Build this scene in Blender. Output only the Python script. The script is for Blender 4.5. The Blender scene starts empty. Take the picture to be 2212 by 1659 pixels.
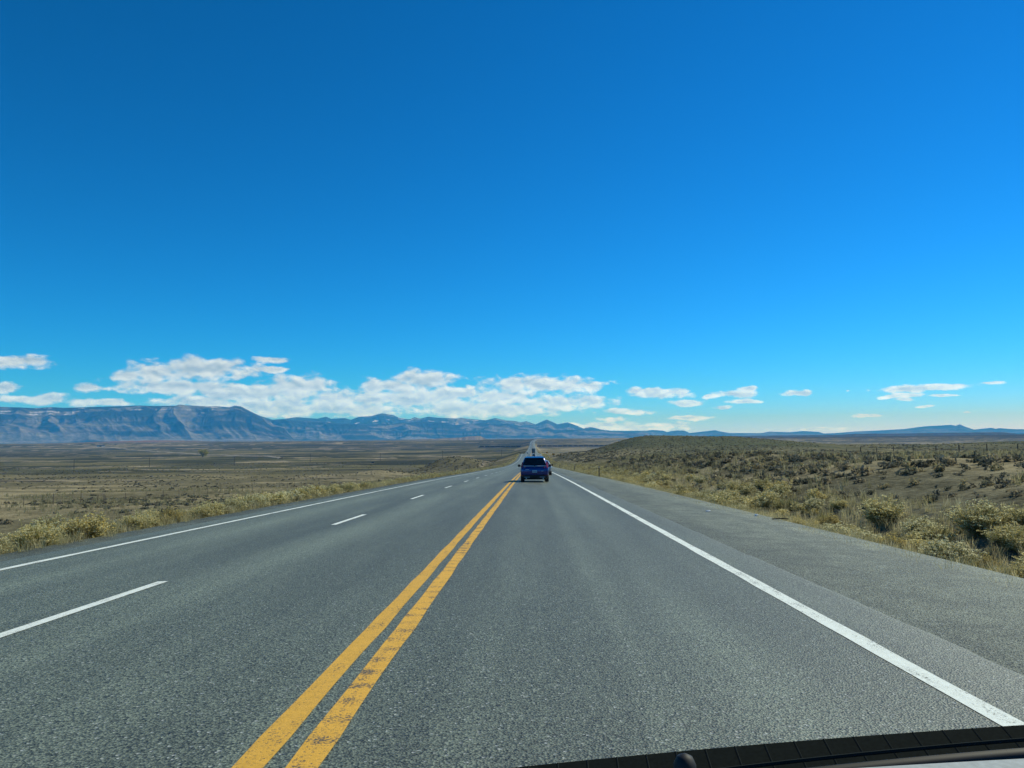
import bpy, math, random
import numpy as np
from mathutils import Vector, Matrix

scene = bpy.context.scene
R_ = math.radians
EYE = 1.42

# ------------------------------------------------------------------ camera
YAW, PITCH, ROLL = R_(1.32), R_(4.01), R_(0.5)
F = Vector((-math.sin(YAW) * math.cos(PITCH), math.cos(YAW) * math.cos(PITCH), math.sin(PITCH)))
Rt = F.cross(Vector((0, 0, 1))).normalized()
Up = Rt.cross(F)
Rv = Rt * math.cos(ROLL) - Up * math.sin(ROLL)
Uv = Up * math.cos(ROLL) + Rt * math.sin(ROLL)
cam = bpy.data.cameras.new("camera")
cam.sensor_fit = 'HORIZONTAL'
cam.sensor_width = 36
cam.lens = 27.03
cam.clip_start = 0.05
cam.clip_end = 90000
camo = bpy.data.objects.new("camera", cam)
scene.collection.objects.link(camo)
camo.matrix_world = Matrix(((Rv.x, Uv.x, -F.x, 0), (Rv.y, Uv.y, -F.y, 0), (Rv.z, Uv.z, -F.z, EYE), (0, 0, 0, 1)))
scene.camera = camo
scene.render.resolution_x, scene.render.resolution_y = 1024, 768

# ------------------------------------------------------------------ colour management
vs = scene.view_settings
vs.view_transform = 'Standard'
vs.look = 'None'
vs.exposure = 0
vs.gamma = 1
scene.cycles.max_bounces = 6
scene.cycles.volume_bounces = 2
scene.cycles.transparent_max_bounces = 8
scene.cycles.use_adaptive_sampling = True

# ------------------------------------------------------------------ sun
SUN_EL, SUN_AZ = R_(43), R_(56)          # azimuth measured from +Y towards +X
sl = bpy.data.lights.new("sun", 'SUN')
sl.energy = 4.2
sl.angle = R_(0.53)
sl.color = (1.0, 1.0, 0.80)
so = bpy.data.objects.new("sun", sl)
scene.collection.objects.link(so)
sd = Vector((math.sin(SUN_AZ) * math.cos(SUN_EL), math.cos(SUN_AZ) * math.cos(SUN_EL), math.sin(SUN_EL)))
so.rotation_euler = sd.to_track_quat('Z', 'Y').to_euler()
so.location = (0, 0, 900)


# ------------------------------------------------------------------ node helpers
class NT:
    def __init__(s, nt):
        s.nt = nt

    def n(s, t, **kw):
        x = s.nt.nodes.new(t)
        for k, v in kw.items():
            setattr(x, k, v)
        return x

    def put(s, sock, v):
        if hasattr(v, 'is_linked'):
            s.nt.links.new(v, sock)
        elif v is not None:
            sock.default_value = v

    def m(s, op, a, b=None, c=None, clamp=False):
        x = s.n('ShaderNodeMath', operation=op, use_clamp=clamp)
        for i, v in enumerate((a, b, c)):
            if v is not None:
                s.put(x.inputs[i], v)
        return x.outputs[0]

    def v(s, op, a, b=None, out=0):
        x = s.n('ShaderNodeVectorMath', operation=op)
        s.put(x.inputs[0], a)
        if b is not None:
            s.put(x.inputs[1], b)
        return x.outputs[out]

    def noise(s, vec, scale, detail=4, rough=.5, dist=0, w=None):
        x = s.n('ShaderNodeTexNoise')
        if w is not None:
            x.noise_dimensions = '4D'
            x.inputs['W'].default_value = w
        s.put(x.inputs['Vector'], vec)
        x.inputs['Scale'].default_value = scale
        x.inputs['Detail'].default_value = detail
        x.inputs['Roughness'].default_value = rough
        x.inputs['Distortion'].default_value = dist
        return x.outputs['Fac']

    def ramp(s, f, a, b, lo=0., hi=1., smooth=True):
        x = s.n('ShaderNodeMapRange', interpolation_type='SMOOTHSTEP' if smooth else 'LINEAR')
        s.put(x.inputs[0], f)
        for i, v in ((1, a), (2, b), (3, lo), (4, hi)):
            s.put(x.inputs[i], v)
        return x.outputs[0]

    def mix(s, f, a, b, mode='MIX'):
        x = s.n('ShaderNodeMix', data_type='RGBA', blend_type=mode)
        s.put(x.inputs[0], f)
        s.put(x.inputs[6], a if hasattr(a, 'is_linked') else (*a, 1) if len(a) == 3 else a)
        s.put(x.inputs[7], b if hasattr(b, 'is_linked') else (*b, 1) if len(b) == 3 else b)
        return x.outputs[2]

    def comb(s, x, y, z):
        c = s.n('ShaderNodeCombineXYZ')
        for i, v in enumerate((x, y, z)):
            s.put(c.inputs[i], v)
        return c.outputs[0]

    def sep(s, v):
        c = s.n('ShaderNodeSeparateXYZ')
        s.put(c.inputs[0], v)
        return c.outputs


# ------------------------------------------------------------------ world: sky and clouds at infinity
world = bpy.data.worlds.new("World")
scene.world = world
world.use_nodes = True
W = NT(world.node_tree)
bg = world.node_tree.nodes['Background']
sky = W.n('ShaderNodeTexSky', sky_type='NISHITA')
sky.sun_disc = False
sky.sun_elevation = SUN_EL
sky.sun_rotation = SUN_AZ
sky.altitude = 1500
sky.air_density = 1
sky.dust_density = 0
sky.ozone_density = 6
SKY = 0.1
sc_ = W.v('SCALE', sky.outputs[0])
sc_.node.inputs['Scale'].default_value = SKY
sr, sg, sb = W.sep(sc_)
cr = W.m('MULTIPLY', W.m('POWER', sr, 2.6), .88)
cg = W.m('MULTIPLY', W.m('POWER', sg, 1.26), 1.08)
cb = W.m('MULTIPLY', W.m('POWER', sb, 1.38), 1.58)
skycol = W.comb(cr, cg, cb)
tc = W.n('ShaderNodeTexCoord')
dx_, dy_, dz_ = W.sep(tc.outputs['Generated'])
U = W.m('MULTIPLY', W.m('ARCTAN2', dx_, dy_), 1000.)    # milliradians of azimuth
V = W.m('MULTIPLY', W.m('ARCSINE', dz_), 1000.)         # milliradians of elevation
low2 = W.ramp(V, -20., 75., 1., 0.)
skycol = W.v('MULTIPLY', skycol, W.v('ADD', (1., 1., 1.), W.v('MULTIPLY', W.comb(low2, low2, low2), (.10, -.02, .48))))
# every cloud: azimuth, elevation, half width, half height (milliradians)
CLOUDS = []


def cloud(px, py, rx, ry):
    d = F * 1661. + Rv * (px - 1106) - Uv * (py - 829.5)
    a, e = math.atan2(d.x, d.y) * 1000, math.atan2(d.z, math.hypot(d.x, d.y)) * 1000
    k = 1000 / 1661. / (1 + ((px - 1106) / 1661) ** 2)
    CLOUDS.append((a, e, rx * k * 1.08, ry * k * 1.15))


for c in [(45, 781, 85, 18), (20, 835, 45, 15), (80, 862, 90, 14), (215, 868, 90, 11), (195, 840, 48, 12), (275, 812, 46, 17),
          (345, 805, 80, 28), (440, 797, 130, 27), (590, 778, 56, 8), (590, 796, 58, 8), (390, 836, 170, 18), (530, 848, 190, 28),
          (650, 832, 85, 26), (600, 880, 200, 26), (430, 868, 120, 15), (730, 862, 110, 26), (770, 885, 130, 22), (860, 835, 100, 17),
          (915, 822, 85, 24), (880, 860, 170, 24), (970, 850, 100, 22), (1000, 882, 150, 24), (1160, 831, 150, 21), (1085, 856, 100, 20),
          (1220, 870, 130, 18), (1100, 885, 140, 18), (1270, 832, 40, 12), (1345, 890, 62, 8), (1300, 920, 90, 9), (1325, 907, 34, 7),
          (1425, 850, 84, 13), (1400, 845, 50, 9), (1480, 871, 48, 7), (1530, 857, 18, 6), (1580, 852, 62, 9), (1615, 839, 26, 7),
          (1608, 867, 36, 6), (1565, 880, 26, 5), (1440, 921, 60, 11), (1480, 902, 60, 6), (1725, 849, 40, 6), (1950, 841, 62, 11),
          (2045, 836, 100, 9), (2135, 828, 42, 6), (1945, 855, 55, 6), (1955, 863, 30, 5), (2040, 856, 34, 3.5), (1997, 877, 21, 3.5),
          (1877, 897, 38, 5), (2096, 893, 11, 3.5), (1835, 845, 6, 2), (1760, 927, 90, 5), (1400, 925, 120, 7)]:
    cloud(*c)
uv = W.comb(U, V, 0.)
warpn = W.n('ShaderNodeTexNoise')
W.put(warpn.inputs['Vector'], W.v('MULTIPLY', uv, (1 / 36., 1 / 15., 1)))
warpn.inputs['Scale'].default_value = 1
warpn.inputs['Detail'].default_value = 3
wv = W.v('MULTIPLY', W.v('SUBTRACT', warpn.outputs['Color'], (.5, .5, .5)), (26., 9., 0.))
uvw = W.v('ADD', uv, wv)


def envelope(p):
    e = None
    for (a, el, rx, ry) in CLOUDS:
        q = W.v('MULTIPLY_ADD', p, (1 / rx, 1 / ry, 0))
        q.node.inputs[2].default_value = (-a / rx, -el / ry, 0)
        d = W.v('LENGTH', q, out=1)
        e = d if e is None else W.m('SMOOTH_MIN', e, d, .22)
    return W.m('SUBTRACT', 1., e)


env = envelope(uvw)
P1 = W.v('MULTIPLY', uv, (1 / 24., 1 / 12.5, 1))
n1 = W.noise(P1, 1., 8, .52, .15)
P2 = W.v('MULTIPLY', W.v('ADD', uv, (2.2, 4.6, 0)), (1 / 24., 1 / 12.5, 1))
n2 = W.noise(P2, 1., 3, .5, .2)
dens = W.m('ADD', W.m('MULTIPLY', env, 1.0), W.m('MULTIPLY', W.m('SUBTRACT', n1, .5), 1.9))
alpha = W.ramp(dens, .03, .58)
front = W.ramp(dy_, 0., .2)
alpha = W.m('MULTIPLY', alpha, front)
lit = W.m('ADD', .55, W.m('MULTIPLY', W.m('SUBTRACT', n1, n2), 2.5), clamp=True)
thick = W.ramp(dens, .3, 1.1, 0., .36)
lit = W.m('SUBTRACT', lit, thick, clamp=True)
ccol = W.mix(lit, (.40, .57, .72), (.87, 1.03, 1.12))
low = W.ramp(V, 5., 95., 1., 0.)
ccol = W.v('MULTIPLY', ccol, W.v('ADD', (1., 1., 1.), W.v('MULTIPLY', W.comb(low, low, low), (-.02, .24, .62))))
rightw = W.ramp(U, -600., 500., .88, 1.12)
ccol = W.v('SCALE', ccol)
W.put(ccol.node.inputs['Scale'], rightw)
skyc = W.mix(W.m('MULTIPLY', alpha, .94), skycol, ccol)
fin = W.v('SCALE', skyc)
fin.node.inputs['Scale'].default_value = 1 / SKY
world.node_tree.links.new(fin, bg.inputs[0])
bg.inputs[1].default_value = SKY
world.cycles.sampling_method = 'NONE'

# ------------------------------------------------------------------ numpy noise
def _h(ix, iy, s):
    n = (ix.astype(np.int64) * 374761393 + iy.astype(np.int64) * 668265263 + s * 1442695041) & 0xFFFFFFFF
    n = ((n ^ (n >> 13)) * 1274126177) & 0xFFFFFFFF
    n = (n ^ (n >> 16)) & 0xFFFFFF
    return n / float(0xFFFFFF)


def vnoise(x, y, s=0):
    x = np.asarray(x, float); y = np.asarray(y, float)
    ix = np.floor(x); iy = np.floor(y)
    fx = x - ix; fy = y - iy
    fx = fx * fx * fx * (fx * (fx * 6 - 15) + 10); fy = fy * fy * fy * (fy * (fy * 6 - 15) + 10)
    a = _h(ix, iy, s); b = _h(ix + 1, iy, s); c = _h(ix, iy + 1, s); d = _h(ix + 1, iy + 1, s)
    return (a * (1 - fx) + b * fx) * (1 - fy) + (c * (1 - fx) + d * fx) * fy


def fbm(x, y, o=4, s=0, g=.5):
    t = 0; a = 1; n = 0
    for i in range(o):
        t = t + a * vnoise(x * 2 ** i + 17.3 * i, y * 2 ** i - 9.1 * i, s + i); n += a; a *= g
    return t / n


def ridged(x, y, o=4, s=0):
    t = 0; a = 1; n = 0
    for i in range(o):
        t = t + a * (1 - np.abs(2 * vnoise(x * 2 ** i + 5.7 * i, y * 2 ** i + 3.3 * i, s + i) - 1)); n += a; a *= .5
    return t / n


def sstep(a, b, x):
    t = np.clip((x - a) / (b - a), 0, 1)
    return t * t * (3 - 2 * t)


def pchip(xs, ys):
    xs = np.array(xs, float); ys = np.array(ys, float)
    h = np.diff(xs); d = np.diff(ys) / h
    m = np.zeros_like(xs); m[0] = d[0]; m[-1] = d[-1]
    for i in range(1, len(xs) - 1):
        if d[i - 1] * d[i] > 0:
            w1 = 2 * h[i] + h[i - 1]; w2 = h[i] + 2 * h[i - 1]
            m[i] = (w1 + w2) / (w1 / d[i - 1] + w2 / d[i])

    def f(x):
        x = np.asarray(x, float); xc = np.clip(x, xs[0], xs[-1])
        i = np.clip(np.searchsorted(xs, xc) - 1, 0, len(h) - 1)
        t = (xc - xs[i]) / h[i]
        r = ((1 + 2 * t) * (1 - t) ** 2 * ys[i] + t * (1 - t) ** 2 * h[i] * m[i] + t * t * (3 - 2 * t) * ys[i + 1] + t * t * (t - 1) * h[i] * m[i + 1])
        return r + (x - xc) * np.where(x < xs[0], m[0], m[-1])
    return f


# heights below are relative to the eye; EYE is added to get world z
_road = pchip([-60, 0, 50, 125, 310, 463, 530, 590, 650, 710, 800, 880, 1000, 1500, 2000, 2440, 3000, 3300, 3600, 4200, 30000],
              [.212, -1.42, -2.83, -5.2, -10.5, -12.75, -12.6, -12.1, -14.2, -17.4, -18.7, -18.75, -19.3, -22.4, -23.6, -23, -17, -11, -6.2, -9, -9])
_left = pchip([-60, 0, 50, 104, 132, 300, 500, 800, 1400, 2440, 3000, 3600, 5000, 8000, 12000, 30000],
              [-5, -5.6, -6.6, -8.3, -9.8, -16.8, -23, -29, -30, -30.6, -24, -10, -12, -14, -12, -6])
_right = pchip([-60, 0, 50, 90, 132, 209, 300, 400, 600, 900, 1500, 2440, 3000, 3600, 5000, 8000, 12000, 30000],
               [0, -.8, -1.7, -2.6, -3.7, -6.7, -8, -8.5, -14, -24, -30, -30.6, -23, -9, -10, -12, -10, -5])


def road_z(y):
    return _road(y) + EYE


def road_x(y):
    y = np.asarray(y, float)
    yy = np.maximum(y, 0)
    return .0032 * yy * yy / (yy + 150) + np.where(y > 2900, ((y - 2900) / 700.) ** 2 * 26, 0)


def crown(dx):
    return .02 * np.abs(dx + 1.2) - .024


def hill(x, y):
    S = np.interp(x, [4, 15, 30, 41, 48, 54, 62, 75, 96, 121, 146, 189, 238, 300, 420],
                  [0, .01, .13, .44, .72, .92, 1.03, 1., .93, .66, .40, .38, .50, .62, .5])
    yc = 400 + (x - 62) * -.10
    g = np.exp(-(np.clip(y - yc, None, 0) / 105.) ** 2) * np.where(y > yc, np.exp(-((y - yc) / 160.) ** 2), 1)
    return 8.9 * S * g * sstep(120, 220, y)


def ground_z(x, y):
    x = np.asarray(x, float); y = np.asarray(y, float)
    r = _road(y); rx = road_x(y); dx = x - rx
    d = np.hypot(x, y)
    amp = sstep(7.5, 20, np.abs(dx + 1.2))
    big = np.clip(d / 900., 0, 1)
    nz = (fbm(x / 2.1, y / 2.1, 3, 3) - .5) * .22 * np.clip(1 - d / 400, 0, 1) + (fbm(x / 17., y / 17., 3, 5) - .5) * 1.1 * np.clip(1.2 - d / 3000, .2, 1) \
        + (fbm(x / 130., y / 90., 4, 7) - .5) * (1.2 + 2.0 * big) + (fbm(x / 900., y / 500., 4, 9) - .5) * 6 * sstep(1800, 5000, d)
    PL = _left(y)
    PR = _right(y) + hill(x, y)
    # mound beside the cutting on the left
    mx, my = (x + 46) / 23., (y - 500) / 42.
    PL = PL + 11.5 * np.exp(-(np.abs(mx) ** 2.6 + np.abs(my) ** 2.6))
    PL = PL + 4 * np.exp(-(((x + 84) / 20.) ** 2 + ((y - 430) / 40.) ** 2))
    # wash cut into the plain
    gy = 372 + 22 * (fbm(x / 45., x * 0, 3, 21) - .5)
    gm = sstep(.42, .55, fbm(x / 60., x * 0 + 3, 2, 23)) * sstep(-75, -120, x)
    PL = PL - 4.8 * np.exp(-((y - gy) / 6.5) ** 4) * gm
    # low red rise and the far mesas
    PL = PL + 15 * np.exp(-(((x + 2480) / 420.) ** 2 + ((y - 5000) / 350.) ** 2))
    a = np.degrees(np.arctan2(x, np.maximum(y, 1)))
    me = sstep(5850, 6050, d + 260 * (fbm(a * 2.2, a * 0, 3, 31) - .5)) * (1 - sstep(7600, 8200, d))
    prof = np.interp(a, [-10.5, -7.5, -5.2, -4.6, -3.7, -3.5, -3.2], [0, 9, 19, 29, 31, 18, 0])
    PL = PL + me * prof
    me2 = sstep(6700, 6950, d + 220 * (fbm(a * 2.6, a * 0, 3, 37) - .5)) * (1 - sstep(9000, 9800, d))
    prof2 = np.interp(a, [9, 12, 16, 21.8, 22.2, 26, 30.6, 31.2, 31.9, 34], [0, 8, 11, 12, 18, 20, 22.5, 21, 8, 6])
    PR = PR + me2 * prof2
    wL = sstep(-9.6, -34 - 18 * sstep(150, 500, y), dx)
    wR = sstep(6.4, 20, dx)
    sh = r - crown(dx) - .30
    nz = nz * (1 - .93 * np.exp(-((y - 2440) / 130.) ** 2))
    z = np.where(dx < -1.2, sh * (1 - wL) + PL * wL, sh * (1 - wR) + PR * wR)
    # shallow ditch at the foot of the right shoulder
    z = z - .35 * np.exp(-((dx - 8.6) / 1.4) ** 2)
    return z + nz * amp + EYE


def gz(x, y):
    return float(ground_z(np.array([x]), np.array([y]))[0])


# ------------------------------------------------------------------ object helpers
COL = scene.collection
OBJ_CATS = {}


def tag(o, label=None, cat=None, group=None, kind=None):
    if label: o['label'] = label
    if cat: o['category'] = cat
    if group: o['group'] = group
    if kind: o['kind'] = kind
    return o


def mesh_np(name, verts, faces, mat, parent=None, smooth=False, cols=None, loc=None):
    """verts (n,3); faces (m,3|4) int array or list of arrays"""
    me = bpy.data.meshes.new(name)
    verts = np.asarray(verts, np.float32)
    fl = faces if isinstance(faces, list) else [faces]
    fl = [np.asarray(f, np.int32) for f in fl if len(f)]
    tot = sum(f.size for f in fl); nf = sum(len(f) for f in fl)
    me.vertices.add(len(verts)); me.vertices.foreach_set('co', verts.ravel())
    me.loops.add(tot); me.loops.foreach_set('vertex_index', np.concatenate([f.ravel() for f in fl]))
    me.polygons.add(nf)
    ln = np.concatenate([np.full(len(f), f.shape[1], np.int32) for f in fl])
    st = np.concatenate([[0], np.cumsum(ln)[:-1]]).astype(np.int32)
    me.polygons.foreach_set('loop_start', st)
    try:
        me.polygons.foreach_set('loop_total', ln)
    except Exception:
        pass
    if smooth:
        me.polygons.foreach_set('use_smooth', np.ones(nf, bool))
    if cols is not None:
        ca = me.color_attributes.new('Col', 'FLOAT_COLOR', 'POINT')
        c4 = np.ones((len(verts), 4), np.float32); c4[:, :3] = cols
        ca.data.foreach_set('color', c4.ravel())
    me.update(calc_edges=True)
    me.materials.append(mat)
    o = bpy.data.objects.new(name, me)
    COL.objects.link(o)
    if parent: o.parent = parent
    if loc is not None: o.location = loc
    return o


class MB:
    """collects shapes into one mesh"""

    def __init__(s):
        s.v = []; s.f = []

    def add(s, vs, fs):
        b = len(s.v); s.v += [tuple(p) for p in vs]; s.f += [tuple(i + b for i in f) for f in fs]; return s

    def box(s, x0, x1, y0, y1, z0, z1, tx=0, ty=0):
        return s.add([(x0, y0, z0), (x1, y0, z0), (x1, y1, z0), (x0, y1, z0), (x0 + tx, y0 + ty, z1), (x1 - tx, y0 + ty, z1), (x1 - tx, y1 - ty, z1), (x0 + tx, y1 - ty, z1)],
                     [(3, 2, 1, 0), (4, 5, 6, 7), (0, 1, 5, 4), (1, 2, 6, 5), (2, 3, 7, 6), (3, 0, 4, 7)])

    def tube(s, p, q, r0, r1=None, n=10, cap=True):
        r1 = r0 if r1 is None else r1
        p, q = Vector(p), Vector(q); d = (q - p).normalized()
        a = d.orthogonal().normalized(); b = d.cross(a)
        vs_ = []
        for (c, r) in ((p, r0), (q, r1)):
            for i in range(n):
                t = 2 * math.pi * i / n
                vs_.append(c + (a * math.cos(t) + b * math.sin(t)) * r)
        fs = [(i, (i + 1) % n, n + (i + 1) % n, n + i) for i in range(n)]
        if cap: fs += [tuple(range(n))[::-1], tuple(range(n, 2 * n))]
        return s.add(vs_, fs)

    def poly(s, pts, thick, nrm):
        """flat polygon given thickness along nrm"""
        n = len(pts); nv = Vector(nrm)
        top = [Vector(p) + nv * thick for p in pts]
        return s.add([Vector(p) for p in pts] + top, [tuple(range(n))[::-1], tuple(range(n, 2 * n))] + [(i, (i + 1) % n, n + (i + 1) % n, n + i) for i in range(n)])

    def loft(s, rings, cap=True, closed=True):
        n = len(rings[0]); vs_ = [p for r in rings for p in r]; fs = []
        for k in range(len(rings) - 1):
            for i in range(n if closed else n - 1):
                j = (i + 1) % n
                fs.append((k * n + i, k * n + j, (k + 1) * n + j, (k + 1) * n + i))
        if cap:
            fs += [tuple(range(n))[::-1], tuple(range((len(rings) - 1) * n, len(rings) * n))]
        return s.add(vs_, fs)

    def lathe(s, c, axis, prof, n=20):
        """prof: (offset along axis, radius)"""
        c = Vector(c); d = Vector(axis).normalized(); a = d.orthogonal().normalized(); b = d.cross(a)
        rings = [[c + d * o + (a * math.cos(2 * math.pi * i / n) + b * math.sin(2 * math.pi * i / n)) * max(r, 1e-4) for i in range(n)] for o, r in prof]
        return s.loft(rings)

    def build(s, name, mat, parent=None, smooth=None, bevel=0):
        me = bpy.data.meshes.new(name)
        me.from_pydata([tuple(p) for p in s.v], [], s.f)
        import bmesh
        bm = bmesh.new(); bm.from_mesh(me); bmesh.ops.recalc_face_normals(bm, faces=bm.faces)
        if bevel:
            bmesh.ops.bevel(bm, geom=[e for e in bm.edges if len(e.link_faces) == 2 and e.calc_face_angle(0) > .5], offset=bevel, segments=2, affect='EDGES', profile=.6)
        if smooth is not None:
            for fce in bm.faces: fce.smooth = True
            for e in bm.edges:
                if len(e.link_faces) == 2 and e.calc_face_angle(0) > smooth: e.smooth = False
        bm.to_mesh(me); bm.free()
        me.materials.append(mat)
        o = bpy.data.objects.new(name, me); COL.objects.link(o)
        if parent: o.parent = parent
        return o


def empty(name, loc, rz=0, **kw):
    o = bpy.data.objects.new(name, None); COL.objects.link(o)
    o.empty_display_size = .2
    o.location = loc; o.rotation_euler = (0, 0, rz)
    return tag(o, **kw)


def copy_tree(o, parent=None):
    c = o.copy(); COL.objects.link(c)
    if parent: c.parent = parent
    for ch in o.children: copy_tree(ch, c)
    return c


# ------------------------------------------------------------------ materials
def mat(name):
    m = bpy.data.materials.new(name); m.use_nodes = True
    return m, NT(m.node_tree), m.node_tree.nodes['Principled BSDF']


def plain(name, col, rough=.5, metal=0, coat=0, var=.12, scale=40., spec=.5):
    m, N, b = mat(name)
    tcn = N.n('ShaderNodeTexCoord')
    nz = N.noise(tcn.outputs['Object'], scale, 3)
    c = N.mix(nz, tuple(v * (1 - var) for v in col), tuple(min(1, v * (1 + var)) for v in col))
    N.put(b.inputs['Base Color'], c)
    b.inputs['Roughness'].default_value = rough
    b.inputs['Metallic'].default_value = metal
    b.inputs['Coat Weight'].default_value = coat
    b.inputs['Specular IOR Level'].default_value = spec
    return m


def pos(N):
    return N.n('ShaderNodeNewGeometry').outputs['Position']


def mat_ground():
    m, N, b = mat('ground_soil')
    p = pos(N)
    at = N.n('ShaderNodeVertexColor', layer_name='Col').outputs[0]
    fine = N.noise(p, 3.2, 5, .65)
    mid = N.noise(p, .35, 4, .6)
    k = N.m('ADD', N.m('MULTIPLY', N.ramp(fine, .3, .7), .65), N.m('MULTIPLY', N.ramp(mid, .3, .7), .55))
    k = N.m('ADD', k, .4)
    s = N.v('SCALE', at); N.put(s.node.inputs['Scale'], k)
    N.put(b.inputs['Base Color'], s)
    b.inputs['Roughness'].default_value = 1
    b.inputs['Specular IOR Level'].default_value = 0
    bp = N.n('ShaderNodeBump'); bp.inputs['Strength'].default_value = .8; bp.inputs['Distance'].default_value = .25
    N.put(bp.inputs['Height'], N.noise(p, 1.4, 6, .7))
    N.put(b.inputs['Normal'], bp.outputs[0])
    return m


def mat_asphalt(name, lo, hi, agg=1.0, tracks=True):
    m, N, b = mat(name)
    p = pos(N)
    x, y, z = N.sep(p)
    # aggregate: pale chips and dark pits
    v = N.n('ShaderNodeTexVoronoi'); N.put(v.inputs['Vector'], p); v.inputs['Scale'].default_value = 74
    chip = N.n('ShaderNodeSeparateColor'); N.put(chip.inputs[0], v.outputs['Color'])
    g1 = N.noise(p, 150, 3, .7)
    g2 = N.noise(p, 46, 4, .75)
    f = N.m('ADD', N.m('MULTIPLY', chip.outputs[0], .5 * agg), N.m('ADD', N.m('MULTIPLY', g1, .3 * agg), N.m('MULTIPLY', N.ramp(g2, .32, .68), .62)))
    f = N.m('SUBTRACT', f, .5 * agg - .16)
    sp = N.ramp(chip.outputs[1], .975, .99, 0, 1.)
    base = N.mix(N.ramp(f, 0., .95, smooth=False), lo, hi)
    # patches and wheel paths
    big = N.noise(N.v('MULTIPLY', p, (1, .12, 1)), .8, 4, .6)
    patch = N.ramp(big, .3, .7, .80, 1.16)
    if not tracks:
        patch = N.m('MULTIPLY', patch, N.m('MULTIPLY', N.ramp(N.noise(p, 1.6, 5, .65), .32, .68, .74, 1.16), N.ramp(x, 3.2, 5.6, .86, 1.12)))
    if tracks:
        w = N.noise(N.v('MULTIPLY', p, (1., .004, 0)), 1.15, 2, .5, w=3.7)
        patch = N.m('MULTIPLY', patch, N.ramp(w, .3, .7, .78, 1.2))
        patch = N.m('MULTIPLY', patch, N.ramp(x, -3.2, -1.0, 1.22, 1.))
        patch = N.m('MULTIPLY', patch, N.ramp(N.m('ADD', x, N.m('MULTIPLY', N.noise(p, .7, 3), .6)), 3.0, 3.7, 1., .80))
        oil = N.m('MULTIPLY', N.ramp(N.m('ABSOLUTE', N.m('SUBTRACT', x, -.35)), .25, .75, 1, 0), N.ramp(N.noise(N.v('MULTIPLY', p, (.6, .08, 1)), 1.3, 3), .35, .7))
        patch = N.m('MULTIPLY', patch, N.ramp(oil, 0, 1, 1, .76))
        patch = N.m('MULTIPLY', patch, N.ramp(N.m('ABSOLUTE', N.m('SUBTRACT', x, .85)), .1, .7, 1.14, 1.))
    s = N.v('SCALE', base); N.put(s.node.inputs['Scale'], patch)
    c = N.mix(N.m('MULTIPLY', sp, .75), s, (.42, .44, .42))
    N.put(b.inputs['Base Color'], c)
    b.inputs['Roughness'].default_value = .56
    b.inputs['Specular IOR Level'].default_value = .55 if tracks else .22
    bp = N.n('ShaderNodeBump'); bp.inputs['Strength'].default_value = .55 if tracks else .7; bp.inputs['Distance'].default_value = .012 if tracks else .018
    N.put(bp.inputs['Height'], N.m('ADD', v.outputs['Distance'], N.m('MULTIPLY', g2, .6)))
    N.put(b.inputs['Normal'], bp.outputs[0])
    return m


def mat_paint(name, col, wear, rumble=False):
    m, N, b = mat(name)
    p = pos(N)
    x, y, z = N.sep(p)
    g = N.noise(p, 60, 4, .75)
    g2 = N.noise(N.v('MULTIPLY', p, (1, .25, 1)), 7, 4, .6)
    f = N.m('ADD', N.m('MULTIPLY', g, .65), N.m('MULTIPLY', g2, .35))
    if rumble:
        sn = N.m('SINE', N.m('MULTIPLY', y, 2 * math.pi / .31))
        f = N.m('ADD', f, N.m('MULTIPLY', N.m('MULTIPLY', N.ramp(sn, -.95, .1, -.062, .01), N.ramp(N.noise(p, 1.1, 3), .3, .7, .55, 1.)), 1.))
    k = N.ramp(f, wear, wear + .09)
    dirt = N.noise(p, 18, 4)
    pc = N.mix(N.ramp(dirt, .3, .75, 0, .35), col, tuple(v * .62 for v in col))
    under = N.mix(g, (.035, .035, .035), (.12, .12, .11))
    N.put(b.inputs['Base Color'], N.mix(k, under, pc))
    b.inputs['Roughness'].default_value = .7
    b.inputs['Specular IOR Level'].default_value = .3
    bp = N.n('ShaderNodeBump'); bp.inputs['Strength'].default_value = .6; bp.inputs['Distance'].default_value = .008
    N.put(bp.inputs['Height'], g)
    N.put(b.inputs['Normal'], bp.outputs[0])
    return m


def mat_leaf(name, trans=.3, rough=.9):
    m, N, b = mat(name)
    at = N.n('ShaderNodeVertexColor', layer_name='Col').outputs[0]
    oi = N.n('ShaderNodeObjectInfo').outputs['Random']
    s = N.v('SCALE', at); N.put(s.node.inputs['Scale'], N.ramp(oi, 0, 1, .8, 1.2, False))
    N.put(b.inputs['Base Color'], s)
    b.inputs['Roughness'].default_value = rough
    b.inputs['Specular IOR Level'].default_value = .15
    tr = N.n('ShaderNodeBsdfTranslucent'); N.put(tr.inputs[0], s)
    mx = N.n('ShaderNodeMixShader'); mx.inputs[0].default_value = trans
    N.nt.links.new(b.outputs[0], mx.inputs[1]); N.nt.links.new(tr.outputs[0], mx.inputs[2])
    N.nt.links.new(mx.outputs[0], N.nt.nodes['Material Output'].inputs[0])
    return m


def mat_rock():
    m, N, b = mat('mountain_rock')
    at = N.n('ShaderNodeVertexColor', layer_name='Col').outputs[0]
    p = pos(N)
    n = N.noise(N.v('MULTIPLY', p, (1, 1, 2.5)), .012, 8, .65)
    s = N.v('SCALE', at); N.put(s.node.inputs['Scale'], N.ramp(n, .3, .7, .55, 1.4))
    N.put(b.inputs['Base Color'], s)
    b.inputs['Roughness'].default_value = 1
    b.inputs['Specular IOR Level'].default_value = 0
    return m


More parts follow.
